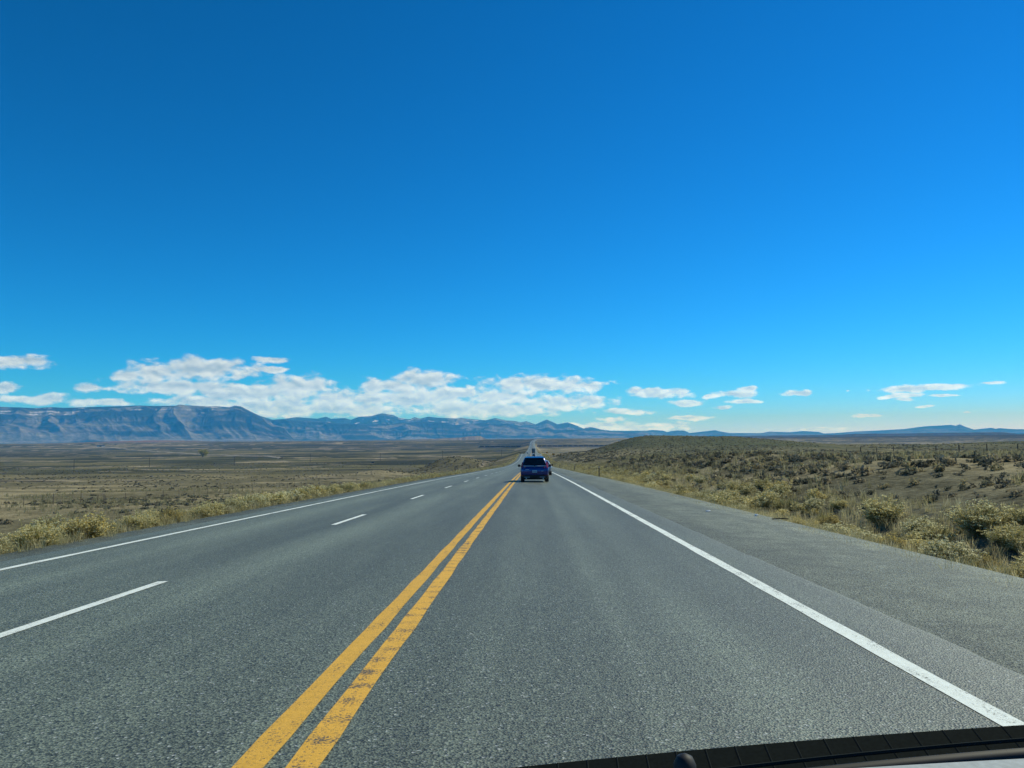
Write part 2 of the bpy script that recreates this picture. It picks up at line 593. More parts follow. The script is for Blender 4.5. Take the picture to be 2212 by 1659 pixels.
M_ground = mat_ground()
M_asphalt = mat_asphalt('asphalt', (.016, .020, .016), (.240, .276, .202))
M_gravel = mat_asphalt('gravel', (.026, .030, .022), (.36, .385, .275), 1.2, False)
M_white = mat_paint('white_road_paint', (.80, .85, .79), .378)
M_yellow = mat_paint('yellow_road_paint', (.72, .40, .055), .375)
M_yellow2 = mat_paint('yellow_road_paint_rumble', (.74, .41, .055), .39, True)
M_leaf = mat_leaf('foliage', .42)
M_flower = mat_leaf('flower_heads', .45)
M_grass = mat_leaf('dry_grass', .48)
M_rock = mat_rock()
M_wood = plain('weathered_wood', (.11, .09, .07), .9, scale=30, var=.35)
M_darkwood = plain('creosoted_pole', (.05, .042, .035), .9, scale=6, var=.3)
M_wire = plain('rusty_wire', (.10, .085, .07), .7, .6)
M_whitepost = plain('white_post_plastic', (.75, .76, .72), .6)
M_paper = plain('white_paper', (.8, .8, .78), .8)
M_reflect = plain('grey_reflector', (.4, .4, .38), .3)

# ------------------------------------------------------------------ ground sheet (polar grid, real heights)
def build_ground():
    az = np.concatenate([np.arange(-42, 42, .075), np.arange(42, 318, 3.)])
    rr = [.5]
    while rr[-1] < 23500: rr.append(rr[-1] * (1.0135 if rr[-1] < 9000 else 1.03) + .012 if not 352 < rr[-1] < 475 else rr[-1] + 1.1)
    rr = np.array(rr)
    A, Rr = np.meshgrid(np.radians(az), rr)
    X = Rr * np.sin(A); Y = Rr * np.cos(A)
    Z = ground_z(X, Y)
    back = sstep(-80, -20, Y); Z = np.where(Y < -60, gz(-60, -60) + 0 * Z, Z) * (1 - back) + Z * back
    nr, na = X.shape
    dx = X - road_x(Y); d = np.hypot(X, Y)
    v = np.stack([X, Y, Z], -1).reshape(-1, 3)
    v = np.vstack([v, [[0, 0, gz(0, 0)]]])
    i = np.arange(nr - 1)[:, None] * na; j = np.arange(na)[None, :]; j2 = (j + 1) % na
    q = np.stack([i + j, i + na + j, i + na + j2, i + j2], -1).reshape(-1, 4)
    tri = np.stack([np.full(na, nr * na), np.arange(na), (np.arange(na) + 1) % na], -1)
    # soil colours (albedo of earth, dry grass, sage, bare clay)
    olive = np.array([.152, .138, .088]); straw = np.array([.275, .235, .145]); grey = np.array([.122, .116, .080])
    dark = np.array([.045, .050, .040]); pale = np.array([.34, .29, .21]); red = np.array([.20, .125, .092]); teal = np.array([.095, .108, .070])
    n1 = fbm(X / 26., Y / 26., 4, 41)[..., None]; n2 = fbm(X / 150., Y / 70., 4, 43)[..., None]; n3 = fbm(X / 700., Y / 260., 4, 45)[..., None]
    left = (dx < 0)[..., None]
    c = olive + (straw - olive) * sstep(.42, .68, n1)
    far = sstep(220, 900, d)[..., None]
    farc = grey + (straw * .75 - grey) * sstep(.52, .74, n2) + (dark - grey) * sstep(.58, .36, n2) * .7
    c = c * (1 - far) + farc * far * np.array([.78, .82, .72])
    rightc = grey * 1.15 + (straw * 1.05 - grey) * sstep(.42, .64, n1)
    c = np.where(left, c, c * .35 + rightc * .65)
    h = (hill(X, Y) / 8.9)[..., None]
    c = c * (1 - np.clip(h * 1.8, 0, .9)) + teal * np.clip(h * 1.8, 0, .9)
    # bare clay scalds
    pal = sstep(.66, .72, fbm(X / 120., Y / 30., 4, 51))[..., None] * far * .85
    c = c + (pale - c) * pal
    c = c + (dark * .9 - c) * (sstep(.60, .70, n3) * far * .55)
    mm = np.exp(-(((X + 2480) / 300.) ** 2 + ((Y - 5000) / 380.) ** 2))[..., None]
    c = c + (red - c) * np.clip(mm * 1.5, 0, .9)
    a = np.degrees(np.arctan2(X, np.maximum(Y, 1)))
    me = (sstep(5600, 5900, d) * (1 - sstep(6150, 6350, d)) * sstep(-10.5, -8, a) * (1 - sstep(-3.6, -3.3, a)))[..., None]
    rib = ridged(a * 9, d / 900., 3, 61)[..., None]
    c = c + (np.array([.17, .15, .12]) * (.5 + rib) - c) * me * .9
    me2 = (sstep(2800, 4200, d) * sstep(8, 11, a))[..., None]
    c = c + (dark * .9 - c) * me2 * .85
    gy = 372 + 22 * (fbm(X / 45., X * 0, 3, 21) - .5)
    gm = sstep(.42, .55, fbm(X / 60., X * 0 + 3, 2, 23)) * sstep(-75, -120, X)
    w = (np.exp(-((Y - gy - 5) / 5.) ** 4) * gm)[..., None]
    c = c + (np.array([.05, .045, .038]) - c) * w  # wash bank painted darker to stand for its shade
    w = (np.exp(-((Y - gy - 15) / 6.) ** 4) * gm)[..., None]
    c = c + (pale * .9 - c) * w * .8
    # tan track on the cut mound
    tr = np.exp(-((dx + 30 - (Y - 470) * .05) / 2.2) ** 2)[..., None] * ((Y > 430) & (Y < 520))[..., None]
    c = c + (pale * .8 - c) * tr * .8
    cols = np.vstack([c.reshape(-1, 3), [[.1, .1, .08]]])
    o = mesh_np('ground', v, [q, tri], M_ground, None, True, cols)
    tag(o, 'dry sagebrush plain rolling away on both sides of the highway', 'ground', kind='structure')


build_ground()

# ------------------------------------------------------------------ road sheets
ys = np.concatenate([np.arange(-12, 60, 1.), np.arange(60, 700, 5.), np.arange(700, 3700, 20.)])


def strip(name, xs, lift, m, label=None, cat=None, y0=-12, y1=3690, jitter=0, drop=None, kind='structure', parent=None, yl=None):
    yy = ys[(ys >= y0) & (ys <= y1)] if yl is None else yl
    n = len(xs); V = []
    xs = np.array(xs, float)
    for k, y in enumerate(yy):
        X = xs.copy()
        if jitter:
            X[0] += (vnoise(np.array([y * 1.7]), np.array([3.]), 5)[0] - .5) * jitter
            X[-1] += (vnoise(np.array([y * 1.7]), np.array([9.]), 6)[0] - .5) * jitter
        gx = X + road_x(y)
        gzz = road_z(y) - crown(X) + lift
        if drop is not None: gzz = gzz - np.array(drop)
        V.append(np.stack([gx, np.full(n, y), gzz], -1))
    V = np.vstack(V)
    i = np.arange(len(yy) - 1)[:, None] * n; j = np.arange(n - 1)[None, :]
    q = np.stack([i + j, i + j + 1, i + n + j + 1, i + n + j], -1).reshape(-1, 4)
    o = mesh_np(name, V, q, m, parent)
    if label or kind: tag(o, label, cat, kind=kind)
    return o


strip('road', [-8.6, -8.35, -7.5, -4.5, -1.2, 2.6, 3.3, 3.7], 0, M_asphalt, 'grey asphalt highway running straight to the horizon', 'road', drop=[.1, 0, 0, 0, 0, 0, 0, .1], jitter=.3)
strip('gravel_shoulder', [2.9, 5.2, 6.4, 7.4], -.02, M_gravel, 'wide grey gravel shoulder right of the white edge line', 'shoulder', jitter=.9, drop=[0, .0, .03, .55])
strip('gravel_shoulder', [-10.3, -9.4, -7.9], -.025, M_gravel, 'narrow grey gravel strip left of the far edge line', 'shoulder', jitter=.3, drop=[.55, .02, 0])
yl_near = np.concatenate([np.arange(-12, 60, .5), np.arange(60, 700, 5.), np.arange(700, 3700, 20.)])
strip('edge_line', [2.555, 2.715], .004, M_white, 'solid white edge line on the right of the lane', 'road marking', jitter=.018, yl=yl_near)
strip('edge_line', [-7.72, -7.58], .004, M_white, 'solid white edge line on the far left side of the road', 'road marking', jitter=.02, yl=yl_near)
strip('centre_line', [-1.385, -1.235], .004, M_yellow, 'left solid yellow line of the double centre line', 'road marking', jitter=.02, yl=yl_near)
strip('centre_line', [-1.135, -.985], .004, M_yellow2, 'right yellow centre line with rumble-strip wear', 'road marking', jitter=.02, yl=yl_near)
yd = 9.5
k = 0
while yd < 620:
    y1 = yd; y0 = yd - (3.3 if k else 3.5)
    cnt = {0: 'nearest', 1: 'second nearest', 2: 'third nearest', 3: 'fourth nearest'}.get(k)
    o = strip('lane_dash', [-4.60, -4.47], .004, M_white, None, None, kind='structure', yl=np.linspace(y0, y1, 5))
    tag(o, f'{cnt} white dash between the two left lanes' if cnt else 'small distant white dash between the two left lanes', 'road marking', 'white lane dashes')
    yd += 11.5; k += 1

# dirt road winding across the left plain
def drape(name, pts, w, m, label):
    pts = np.array(pts, float)
    t = np.linspace(0, len(pts) - 1, 160)
    fx = pchip(range(len(pts)), pts[:, 0]); fy = pchip(range(len(pts)), pts[:, 1])
    P = np.stack([fx(t), fy(t)], -1); T = np.gradient(P, axis=0); T /= np.linalg.norm(T, axis=1)[:, None]
    Nn = np.stack([-T[:, 1], T[:, 0]], -1)
    V = []
    for s_ in (-1, -.35, .35, 1):
        Q = P + Nn * w * s_ * .5
        z = ground_z(Q[:, 0], Q[:, 1]) + (1.3 if abs(s_) < 1 else -.2)
        V.append(np.stack([Q[:, 0], Q[:, 1], z], -1))
    V = np.stack(V, 1).reshape(-1, 3)
    i = np.arange(159)[:, None] * 4; j = np.arange(3)[None]
    q = np.stack([i + j, i + j + 1, i + 4 + j + 1, i + 4 + j], -1).reshape(-1, 4)
    tag(mesh_np(name, V, q, m), label, 'dirt road', kind='structure')


M_dirt = plain('pale_dirt', (.33, .30, .24), 1, scale=.3, spec=0)
drape('dirt_road', [(-2150, 3500), (-1500, 2800), (-1040, 2150), (-640, 1560), (-480, 1390), (-400, 1230)], 9, M_dirt, 'pale dirt road crossing the left plain toward the cliffs')

# ------------------------------------------------------------------ mountains
def px_dir(px, py):
    d = F * 1661. + Rv * (px - 1106) - Uv * (py - 829.5)
    return math.degrees(math.atan2(d.x, d.y)), d.z / math.hypot(d.x, d.y)


SKYL = [(-400, 879), (-120, 876), (0, 878.7), (25, 879.5), (74, 881.5), (111, 879.5), (139, 881), (173, 880), (248, 877.5), (290, 876.5), (347, 877), (387, 876), (434, 878.5), (466, 877.5),
        (496, 879.5), (507, 876.3), (521, 878), (548, 892), (562, 898.5), (589, 906.6), (616, 904.4), (641, 901), (685, 904.4), (704, 900.3), (715, 904.4), (745, 903), (758, 906.6),
        (775, 900.3), (802, 898.5), (810, 896.2), (826, 892.7), (848, 896.2), (862, 902.2), (884, 905.8), (896, 901), (908, 904.4), (925, 900), (944, 902.2), (985, 903.9), (998, 902.5),
        (1009, 904.4), (1050, 908), (1069, 903), (1094, 908.5), (1112, 909.4), (1124, 912.3), (1137, 909.9), (1157, 916.8), (1167, 912), (1181, 906.1), (1204, 916.3), (1226, 912.3), (1246, 919.3),
        (1260, 925.5), (1276, 923), (1296, 926.7), (1320, 930.4), (1395, 930.4), (1410, 928.5), (1434, 930.4), (1441, 933.7), (1450, 931), (1464, 929.7), (1479, 930.4), (1489, 935.4), (1519, 932.2),
        (1545, 929.2), (1556, 932.2), (1578, 935.4), (1646, 935.6), (1661, 932.5), (1705, 933.8), (1735, 931), (1769, 933), (1779, 936.4), (1804, 935.6), (1850, 931.8), (1902, 929.7), (1953, 926.7),
        (1996, 921), (2055, 917.7), (2065, 919.5), (2073, 916.4), (2086, 922), (2104, 927.9), (2142, 924), (2152, 926.5), (2158, 924.6), (2183, 926.7), (2212, 927.2), (2400, 926), (2600, 930)]
FRONT = [(480, 897), (548, 903), (575, 908), (610, 906.5), (685, 910), (739, 915.3), (794, 916.7), (848, 915.3), (903, 910.5), (957, 912.6), (985, 918), (1039, 914), (1080, 916), (1097, 914.5), (1122, 922),
         (1147, 925), (1172, 927), (1184, 923), (1196, 929), (1260, 928), (1330, 933), (1420, 936)]


def range_mesh(name, sky, a0, a1, Rb, Rc, seed, label, snow=0, step=.03, base=-16, spur=1.0, rocky=1.0, lum=1.0, nt=96):
    ad = np.array([px_dir(*p) for p in sky])
    az = np.arange(a0, a1, step)
    e = np.interp(az, ad[:, 0], ad[:, 1])
    t = np.linspace(0, 1, nt)
    A, T = np.meshgrid(az, t)
    u = np.radians(A) * Rb                       # metres along the front
    Rr = Rb + (Rc - Rb) * T
    edge = np.clip(np.minimum((A - a0) / .8, (a1 - A) / .8), 0, 1)
    H = np.interp(A, az, e) * Rc - base          # height of crest above its foot
    uw = u + 500 * (fbm(u / 1400., T * 2.2, 3, seed + 40) - .5)
    sp = ridged(uw / 1900., T * .55, 2, seed) * .55 + ridged(uw / 640., T * .9, 3, seed + 5) * .33 + ridged(uw / 210., T * 1.6, 3, seed + 8) * .12
    tt = T + spur * 1.3 * (sp - .58) * np.sin(np.pi * np.clip(T, 0, 1)) ** .8
    tt = np.clip(tt, 0, 1)
    prof = np.interp(tt, [0, .16, .42, .47, .62, .66, .84, .89, 1], [0, .07, .34, .43, .57, .65, .83, .91, 1.0])
    prof = prof + .03 * (fbm(u / 160., T * 14, 4, seed + 9) - .5) * np.sin(np.pi * T)
    prof = np.clip(prof, 0, 1) * np.where(T >= 1, 1, .996)
    prof[-1] = 1
    Z = base + H * prof * edge
    # back slope
    X = Rr * np.sin(np.radians(A)); Y = Rr * np.cos(np.radians(A))
    back = np.stack([X[-1] * 1.06, Y[-1] * 1.06, np.full(len(az), base - 10.)], -1)
    front = np.stack([X[0] * .985, Y[0] * .985, np.full(len(az), base - 10.)], -1)
    V = np.vstack([front, np.stack([X, Y, Z], -1).reshape(-1, 3), back])
    V[:, 2] += EYE
    n = len(az); nr = nt + 2
    i = np.arange(nr - 1)[:, None] * n; j = np.arange(n - 1)[None]
    q = np.stack([i + j, i + j + 1, i + n + j + 1, i + n + j], -1).reshape(-1, 4)
    # rock and pinyon colours, contrast deepened to imitate sunlit talus and shaded valleys
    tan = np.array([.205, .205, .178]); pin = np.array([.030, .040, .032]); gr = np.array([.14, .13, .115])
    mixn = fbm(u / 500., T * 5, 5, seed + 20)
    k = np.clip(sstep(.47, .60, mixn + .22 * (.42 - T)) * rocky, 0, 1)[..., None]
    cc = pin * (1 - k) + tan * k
    st = (vnoise(prof * 42 + .4 * fbm(u / 300., T * 2, 3, seed + 2), u / 2600., seed + 3))[..., None]
    cc = cc * (.8 + .4 * st)
    cliff = np.exp(-((tt - .41) / .035) ** 2)[..., None] + np.exp(-((tt - .63) / .03) ** 2)[..., None] * .6
    cc = cc + (gr * 1.3 - cc) * np.clip(cliff, 0, .7)
    if snow:
        sn = sstep(.69, .76, fbm(u / 130., prof * 9, 4, seed + 30) * .55 + .45 * vnoise(prof * 30, u / 900., seed + 33) + .12 * (T - .6)) * sstep(.45, .8, T) * snow
        cc = cc + (np.array([.75, .77, .80]) - cc) * sn[..., None]
    cc = cc * lum
    cols = np.vstack([cc[0], cc.reshape(-1, 3), cc[-1]])
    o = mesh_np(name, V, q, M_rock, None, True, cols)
    tag(o, label, 'mountains', kind='structure')


azL = px_dir(560, 900)[0]
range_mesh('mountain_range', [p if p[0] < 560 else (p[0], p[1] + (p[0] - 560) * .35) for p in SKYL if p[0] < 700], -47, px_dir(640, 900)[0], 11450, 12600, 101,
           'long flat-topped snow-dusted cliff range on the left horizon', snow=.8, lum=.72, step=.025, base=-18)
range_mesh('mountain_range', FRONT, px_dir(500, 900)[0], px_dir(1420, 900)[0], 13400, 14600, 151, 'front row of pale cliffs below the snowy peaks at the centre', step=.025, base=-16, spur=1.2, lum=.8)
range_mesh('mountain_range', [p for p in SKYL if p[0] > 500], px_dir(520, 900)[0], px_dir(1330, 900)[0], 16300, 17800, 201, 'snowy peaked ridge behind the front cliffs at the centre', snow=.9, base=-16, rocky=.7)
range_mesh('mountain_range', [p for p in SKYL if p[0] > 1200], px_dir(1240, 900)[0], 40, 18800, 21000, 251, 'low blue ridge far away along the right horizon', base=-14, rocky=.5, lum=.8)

# ------------------------------------------------------------------ vehicles
def paint(name, col, rough=.25):
    return plain(name, col, rough, .3, .8, .06, 12)


M_blue = paint('blue_car_paint', (.005, .022, .17), .2)
M_silver = paint('silver_car_paint', (.42, .44, .45))
M_black = paint('black_car_paint', (.012, .013, .016))
M_carwhite = paint('white_car_paint', (.6, .62, .6))
M_glass = plain('tinted_car_glass', (.004, .005, .006), .06, spec=.7)
M_rubber = plain('tyre_rubber', (.012, .012, .013), .9)
M_trim = plain('black_plastic_trim', (.010, .010, .012), .65)
M_chrome = plain('satin_chrome', (.55, .57, .58), .3, .25)
M_alloy = plain('alloy_rim', (.3, .3, .32), .35, .8)
M_red = plain('red_light_lens', (.22, .008, .008), .15, coat=.6)
M_plate = plain('number_plate', (.42, .52, .56), .5)
M_plateband = plain('number_plate_band', (.16, .24, .30), .5)
M_truckbox = plain('grey_green_trailer_doors', (.10, .115, .11), .5, var=.2, scale=4)
M_orange = plain('orange_sign_face', (.62, .25, .015), .6)
M_lamp = plain('clear_lens', (.55, .56, .56), .1, coat=.6)


def rrect(x, y0, y1, z, r=.18, n=5):
    """rounded rectangle ring at height z, half width x, from y0 (rear) to y1 (front)"""
    pts = []
    for cx, cy, a0 in ((x - r, y0 + r, -90), (x - r, y1 - r, 0), (-x + r, y1 - r, 90), (-x + r, y0 + r, 180)):
        for i in range(n):
            a = R_(a0 + 90 * i / (n - 1)); pts.append((cx + r * math.cos(a), cy + r * math.sin(a), z))
    return pts


STYLES = {
    'suv': dict(L=4.6, W=1.84, low=[(.24, .80, .22, 4.45), (.42, .90, .05, 4.56), (.62, .92, 0, 4.6), (.82, .92, .0, 4.58), (.96, .90, .03, 4.4), (1.03, .87, .06, 3.9), (1.06, .83, .1, 3.3)],
                gh=[(1.04, .84, .06, 3.25), (1.20, .80, .16, 2.95), (1.40, .735, .28, 2.55), (1.55, .67, .36, 2.25), (1.62, .62, .45, 2.1), (1.665, .54, .6, 1.95), (1.68, .40, .9, 1.75)],
                rear=[(-.74, .085, 1.10), (.74, .085, 1.10), (.60, .335, 1.545), (-.60, .335, 1.545)], wr=.35, ax=(.85, 3.5), roof=1.68),
    'sedan': dict(L=4.7, W=1.8, low=[(.22, .76, .2, 4.5), (.40, .87, .04, 4.62), (.60, .90, 0, 4.7), (.78, .90, .0, 4.62), (.90, .87, .03, 4.4), (.97, .80, .1, 3.5)],
                  gh=[(.95, .82, .45, 3.4), (1.12, .76, .80, 3.0), (1.28, .68, 1.10, 2.65), (1.38, .60, 1.35, 2.4), (1.43, .48, 1.6, 2.2), (1.445, .34, 1.75, 2.0)],
                  rear=[(-.66, .63, 1.02), (.66, .63, 1.02), (.55, 1.20, 1.33), (-.55, 1.20, 1.33)], wr=.32, ax=(.95, 3.65), roof=1.445),
}


def make_car(name, style, pm, label, cat, loc, rz=0, group=None, detail=2):
    S = STYLES[style]
    root = empty(name, loc, rz, label=label, cat=cat, group=group)
    b = MB()
    b.loft([rrect(w, y0, y1, z, .22) for z, w, y0, y1 in S['low']])
    b.loft([rrect(w, y0, y1, z, min(.2, w * .5)) for z, w, y0, y1 in S['gh']])
    b.build('body', pm, root, smooth=.7)
    # rear window just proud of the slope of the tail
    g = MB()
    g.poly([Vector(p) + Vector((0, -.03, .012)) for p in S['rear']], .012, (0, -.87, .5))
    g.build('rear_window', M_glass, root)
    for sx in (-1, 1):
        gh = S['gh']
        z0, w0, ya0, yb0 = gh[1]; z1, w1, ya1, yb1 = gh[3]
        s_ = MB()
        s_.poly([(sx * (w0 + .006), ya0 + .35, z0 - .04), (sx * (w0 + .006), yb0 - .35, z0 - .04), (sx * (w1 + .006), yb1 - .2, z1 - .03), (sx * (w1 + .006), ya1 + .35, z1 - .03)], .012, (sx * .9, 0, .35))
        s_.build('side_window', M_glass, root)
    z0, w0, ya0, yb0 = S['gh'][1]; z1, w1, ya1, yb1 = S['gh'][3]
    MB().poly([(-w0 * .9, yb0 + .01, z0), (w0 * .9, yb0 + .01, z0), (w1 * .9, yb1 + .01, z1), (-w1 * .9, yb1 + .01, z1)], .012, (0, .7, .7)).build('windscreen', M_glass, root)
    # wheels
    for sx in (-1, 1):
        for ya in S['ax']:
            c = (sx * (S['W'] / 2 - .235), ya, S['wr'])
            r = S['wr']
            t = MB().lathe(c, (sx, 0, 0), [(0, r * .62), (0, r * .93), (.03, r), (.20, r), (.232, r * .93), (.232, r * .62)], 22).build('wheel', M_rubber, root, smooth=.6)
            if detail > 1:
                MB().lathe((c[0] + sx * .2, ya, S['wr']), (sx, 0, 0), [(0, r * .6), (.02, r * .6), (.025, r * .2), (.03, .02)], 14).build('rim', M_alloy, t, smooth=.6)
    # wheel arches and lower bumper in black plastic
    zt = .47 if style == 'suv' else .36
    w = S['low'][1][1]
    bm_ = MB().loft([rrect(w * .80, .10, .8, .17, .1), rrect(w * .93, .03, .8, .25, .14), rrect(w + .012, -.012, .8, zt - .05, .2), rrect(w + .012, .0, .8, zt, .2)])
    bm_.build('rear_bumper', M_trim, root, smooth=.7)
    # lights
    for sx in (-1, 1):
        t = MB()
        if style == 'suv':
            pts = [(sx * .87, .07, .90), (sx * .885, .22, .95), (sx * .83, .30, 1.24), (sx * .755, .24, 1.32), (sx * .735, .12, 1.10), (sx * .56, .02, 1.02), (sx * .58, .0, .93)]
            t.poly(pts, .025, (sx * .5, -.85, .12))
        else:
            t.poly([(sx * .84, .06, .72), (sx * .88, .3, .78), (sx * .86, .3, .90), (sx * .80, .03, .90), (sx * .48, -.01, .88), (sx * .48, -.02, .76)], .025, (sx * .35, -.93, .1))
        t.build('tail_light', M_red, root)
        m = MB().lathe((sx * (S['W'] / 2 + .035), S['gh'][0][3] - .55, 1.06 if style == 'suv' else .98), (sx, 0, 0), [(0, .03), (.01, .075), (.09, .09), (.16, .08), (.185, .03)], 14)
        m.v = [(p[0], p[1], p[2]) for p in m.v]
        m.tube((sx * (S['W'] / 2 - .08), S['gh'][0][3] - .53, 1.03 if style == 'suv' else .95), (sx * (S['W'] / 2 + .06), S['gh'][0][3] - .55, 1.05 if style == 'suv' else .97), .022)
        m.build('wing_mirror', M_trim, root, smooth=.8)
    if detail > 1:
        zp = .70 if style == 'suv' else .62
        p = MB().box(-.155, .155, -.035, -.015, zp - .077, zp + .077).build('number_plate', M_plate, root, bevel=.005)
        MB().box(-.125, .125, -.042, -.036, zp - .035, zp + .03).build('plate_band', M_plateband, p)
    if style == 'suv':
        zc = 1.045
        t = MB()
        t.poly([(-.70, .03, zc - .02), (-.08, -.005, zc - .02), (0, -.015, zc - .075), (.08, -.005, zc - .02), (.70, .03, zc - .02), (.70, .045, zc + .028), (-.70, .045, zc + .028)], .02, (0, -1, .1))
        t.build('chrome_strip', M_chrome, root)
        MB().lathe((0, -.02, zc - .005), (0, -1, 0), [(0, .045), (.015, .042), (.02, .03)], 16).build('badge', M_trim, root)
        MB().box(-.60, -.37, -.022, -.006, .80, .825).build('badge', M_chrome, root)
        MB().box(.42, .56, -.022, -.006, .71, .73).build('badge', M_chrome, root)
        sp_ = MB().loft([[(-.63, .20, 1.555), (.63, .20, 1.555), (.61, .62, 1.60), (-.61, .62, 1.60)], [(-.61, .21, 1.585), (.61, .21, 1.585), (.57, .7, 1.655), (-.57, .7, 1.655)]])
        sp_.build('roof_spoiler', pm, root)
        f = MB().loft([[(-.018, .86, 1.675), (.018, .86, 1.675), (.018, 1.06, 1.675), (-.018, 1.06, 1.675)], [(-.008, .87, 1.745), (.008, .87, 1.745), (.008, .93, 1.745), (-.008, .93, 1.745)]])
        f.build('roof_antenna', M_trim, root)
        for sx in (-1, 1):
            r = MB(); pts = [(sx * .575, .62, 1.645), (sx * .575, .72, 1.70), (sx * .575, 1.9, 1.70), (sx * .58, 2.02, 1.64)]
            for a, bb in zip(pts, pts[1:]): r.tube(a, bb, .018, n=6)
            r.build('roof_rail', M_alloy, root, smooth=.8)
            MB().box(sx * .74 - .12, sx * .74 + .12, -.03, .0, .44, .475).build('reflector', M_red, root)
            MB().tube((sx * .55, -.03, .25), (sx * .55, .12, .25), .035, n=12).build('exhaust_tip', M_chrome, root)
            MB().box(sx * .50 - .18, sx * .50 + .18, -.025, .01, .325, .345).build('bumper_trim', M_chrome, root)
    else:
        MB().lathe((0, -.012, .80), (0, -1, 0), [(0, .045), (.015, .042), (.02, .03)], 16).build('badge', M_chrome, root)
        MB().box(-.40, .40, .07, .11, .905, .925).build('boot_lip', pm, root)
    return root


def on_road(off, y):
    return (float(road_x(y)) + off, y, float(road_z(y) - crown(np.float64(off))) + .002)


def tilt(o, y):
    s_ = float(road_z(y + 4) - road_z(y)) / 4
    hx = float(road_x(y + 4) - road_x(y)) / 4
    o.rotation_euler = (math.atan(s_), 0, o.rotation_euler.z - math.atan(hx))


c1 = make_car('suv', 'suv', M_blue, 'blue SUV with dark rear window driving in the lane just ahead', 'car', on_road(.22, 48.6)); tilt(c1, 48.6); c1.scale = (.97, .97, .97)
c2 = make_car('sedan', 'sedan', M_silver, 'silver sedan with a red tail light half hidden behind the blue SUV', 'car', on_road(1.06, 74)); tilt(c2, 74)
c3 = make_car('hatchback', 'sedan', M_black, 'black car of which only the roof shows above the blue SUV', 'car', on_road(.62, 395), detail=1); tilt(c3, 395)
c4 = make_car('hatchback', 'sedan', M_black, 'dark car right behind the lorry at the crest of the road', 'car', on_road(.9, 530), detail=1); tilt(c4, 530)
c5 = make_car('suv', 'suv', M_black, 'dark oncoming car beyond the crest in the left lane', 'car', on_road(-6.1, 905), math.pi, detail=1)
for off, y, rz, pm, lb in ((.9, 2900, 0, M_black, 'tiny dark car climbing the far end of the road'), (.9, 2560, 0, M_carwhite, 'tiny white car on the far road in the right lane'),
                           (-5.4, 2480, math.pi, M_black, 'tiny dark oncoming car on the far road')):
    make_car('car', 'suv', pm, lb, 'car', on_road(off, y), rz, group='far cars on the road', detail=1)
px_, py_ = -195., 960.
make_car('suv', 'suv', M_black, 'dark SUV parked alone out on the left plain', 'car', (px_, py_, gz(px_, py_) - .05), R_(70), detail=1)
px_, py_ = -1085., 2215.
make_car('pickup_truck', 'suv', M_black, 'tiny dark vehicle on the pale dirt road', 'car', (px_, py_, gz(px_, py_) + .9), R_(50), detail=1)


def make_lorry(loc):
    t = empty('lorry', loc, 0, label='tall box lorry with dark rear doors ahead at the crest of the road', cat='lorry')
    MB().box(-1.27, 1.27, .05, 12.4, 1.15, 4.05).build('cargo_box', plain('trailer_side', (.30, .32, .31), .5), t, bevel=.03)
    for sx in (-1, 1):
        d = MB().box(min(sx * .02, sx * 1.2), max(sx * .02, sx * 1.2), .0, .045, 1.22, 3.95).build('rear_door', M_truckbox, t)
        MB().tube((sx * .35, -.03, 1.25), (sx * .35, -.03, 3.9), .022, n=6).build('lock_rod', M_alloy, d)
        MB().box(sx * 1.0 - .14, sx * 1.0 + .14, -.02, .05, .98, 1.10).build('tail_light', M_red, t)
        for y in (1.0, 2.25, 13.6, 15.0):
            c = (sx * .72, y, .5)
            w = MB().lathe(c, (sx, 0, 0), [(0, .3), (0, .47), (.03, .5), (.5, .5), (.53, .47), (.53, .3)], 20).build('wheel', M_rubber, t, smooth=.6)
            MB().lathe((sx * 1.2, y, .5), (sx, 0, 0), [(0, .29), (.05, .28), (.06, .05)], 12).build('rim', M_alloy, w, smooth=.6)
        MB().box(sx * .98 - .26, sx * .98 + .26, .3, .32, .2, .95).build('mud_flap', M_trim, t)
    MB().box(-.5, .5, .2, 13.0, .85, 1.15).build('chassis', M_trim, t)
    MB().box(-1.1, 1.1, .1, .2, .5, .62).build('rear_bumper', M_alloy, t)
    MB().box(-1.2, 1.2, 12.9, 15.6, .7, 3.2, .1, .25).build('cab', M_carwhite, t, bevel=.08)
    return t


lo = make_lorry(on_road(.85, 612)); tilt(lo, 612)

# ------------------------------------------------------------------ road signs and posts
def post_sign(y, off, w, h, diamond, label):
    x = float(road_x(y)) + off
    z = gz(x, y)
    t = empty('road_sign', (x, y, z), 0, label=label, cat='sign', group='orange signs beside the far road')
    MB().tube((0, 0, -.3), (0, 0, 1.4 + h), .05, n=8).build('post', M_alloy, t)
    p = MB()
    c = 1.5 + h / 2
    pts = [(0, -.07, c - h * .7), (w * .7, -.07, c), (0, -.07, c + h * .7), (-w * .7, -.07, c)] if diamond else [(-w / 2, -.07, c - h / 2), (w / 2, -.07, c - h / 2), (w / 2, -.07, c + h / 2), (-w / 2, -.07, c + h / 2)]
    p.poly(pts, .02, (0, 1, 0)).build('sign_panel', M_orange, t)


post_sign(455, 12.5, 1.5, 1.1, False, 'wide orange sign right of the road before the crest')
post_sign(560, 10.6, 1.15, 1.15, True, 'small orange diamond sign further along the right verge')

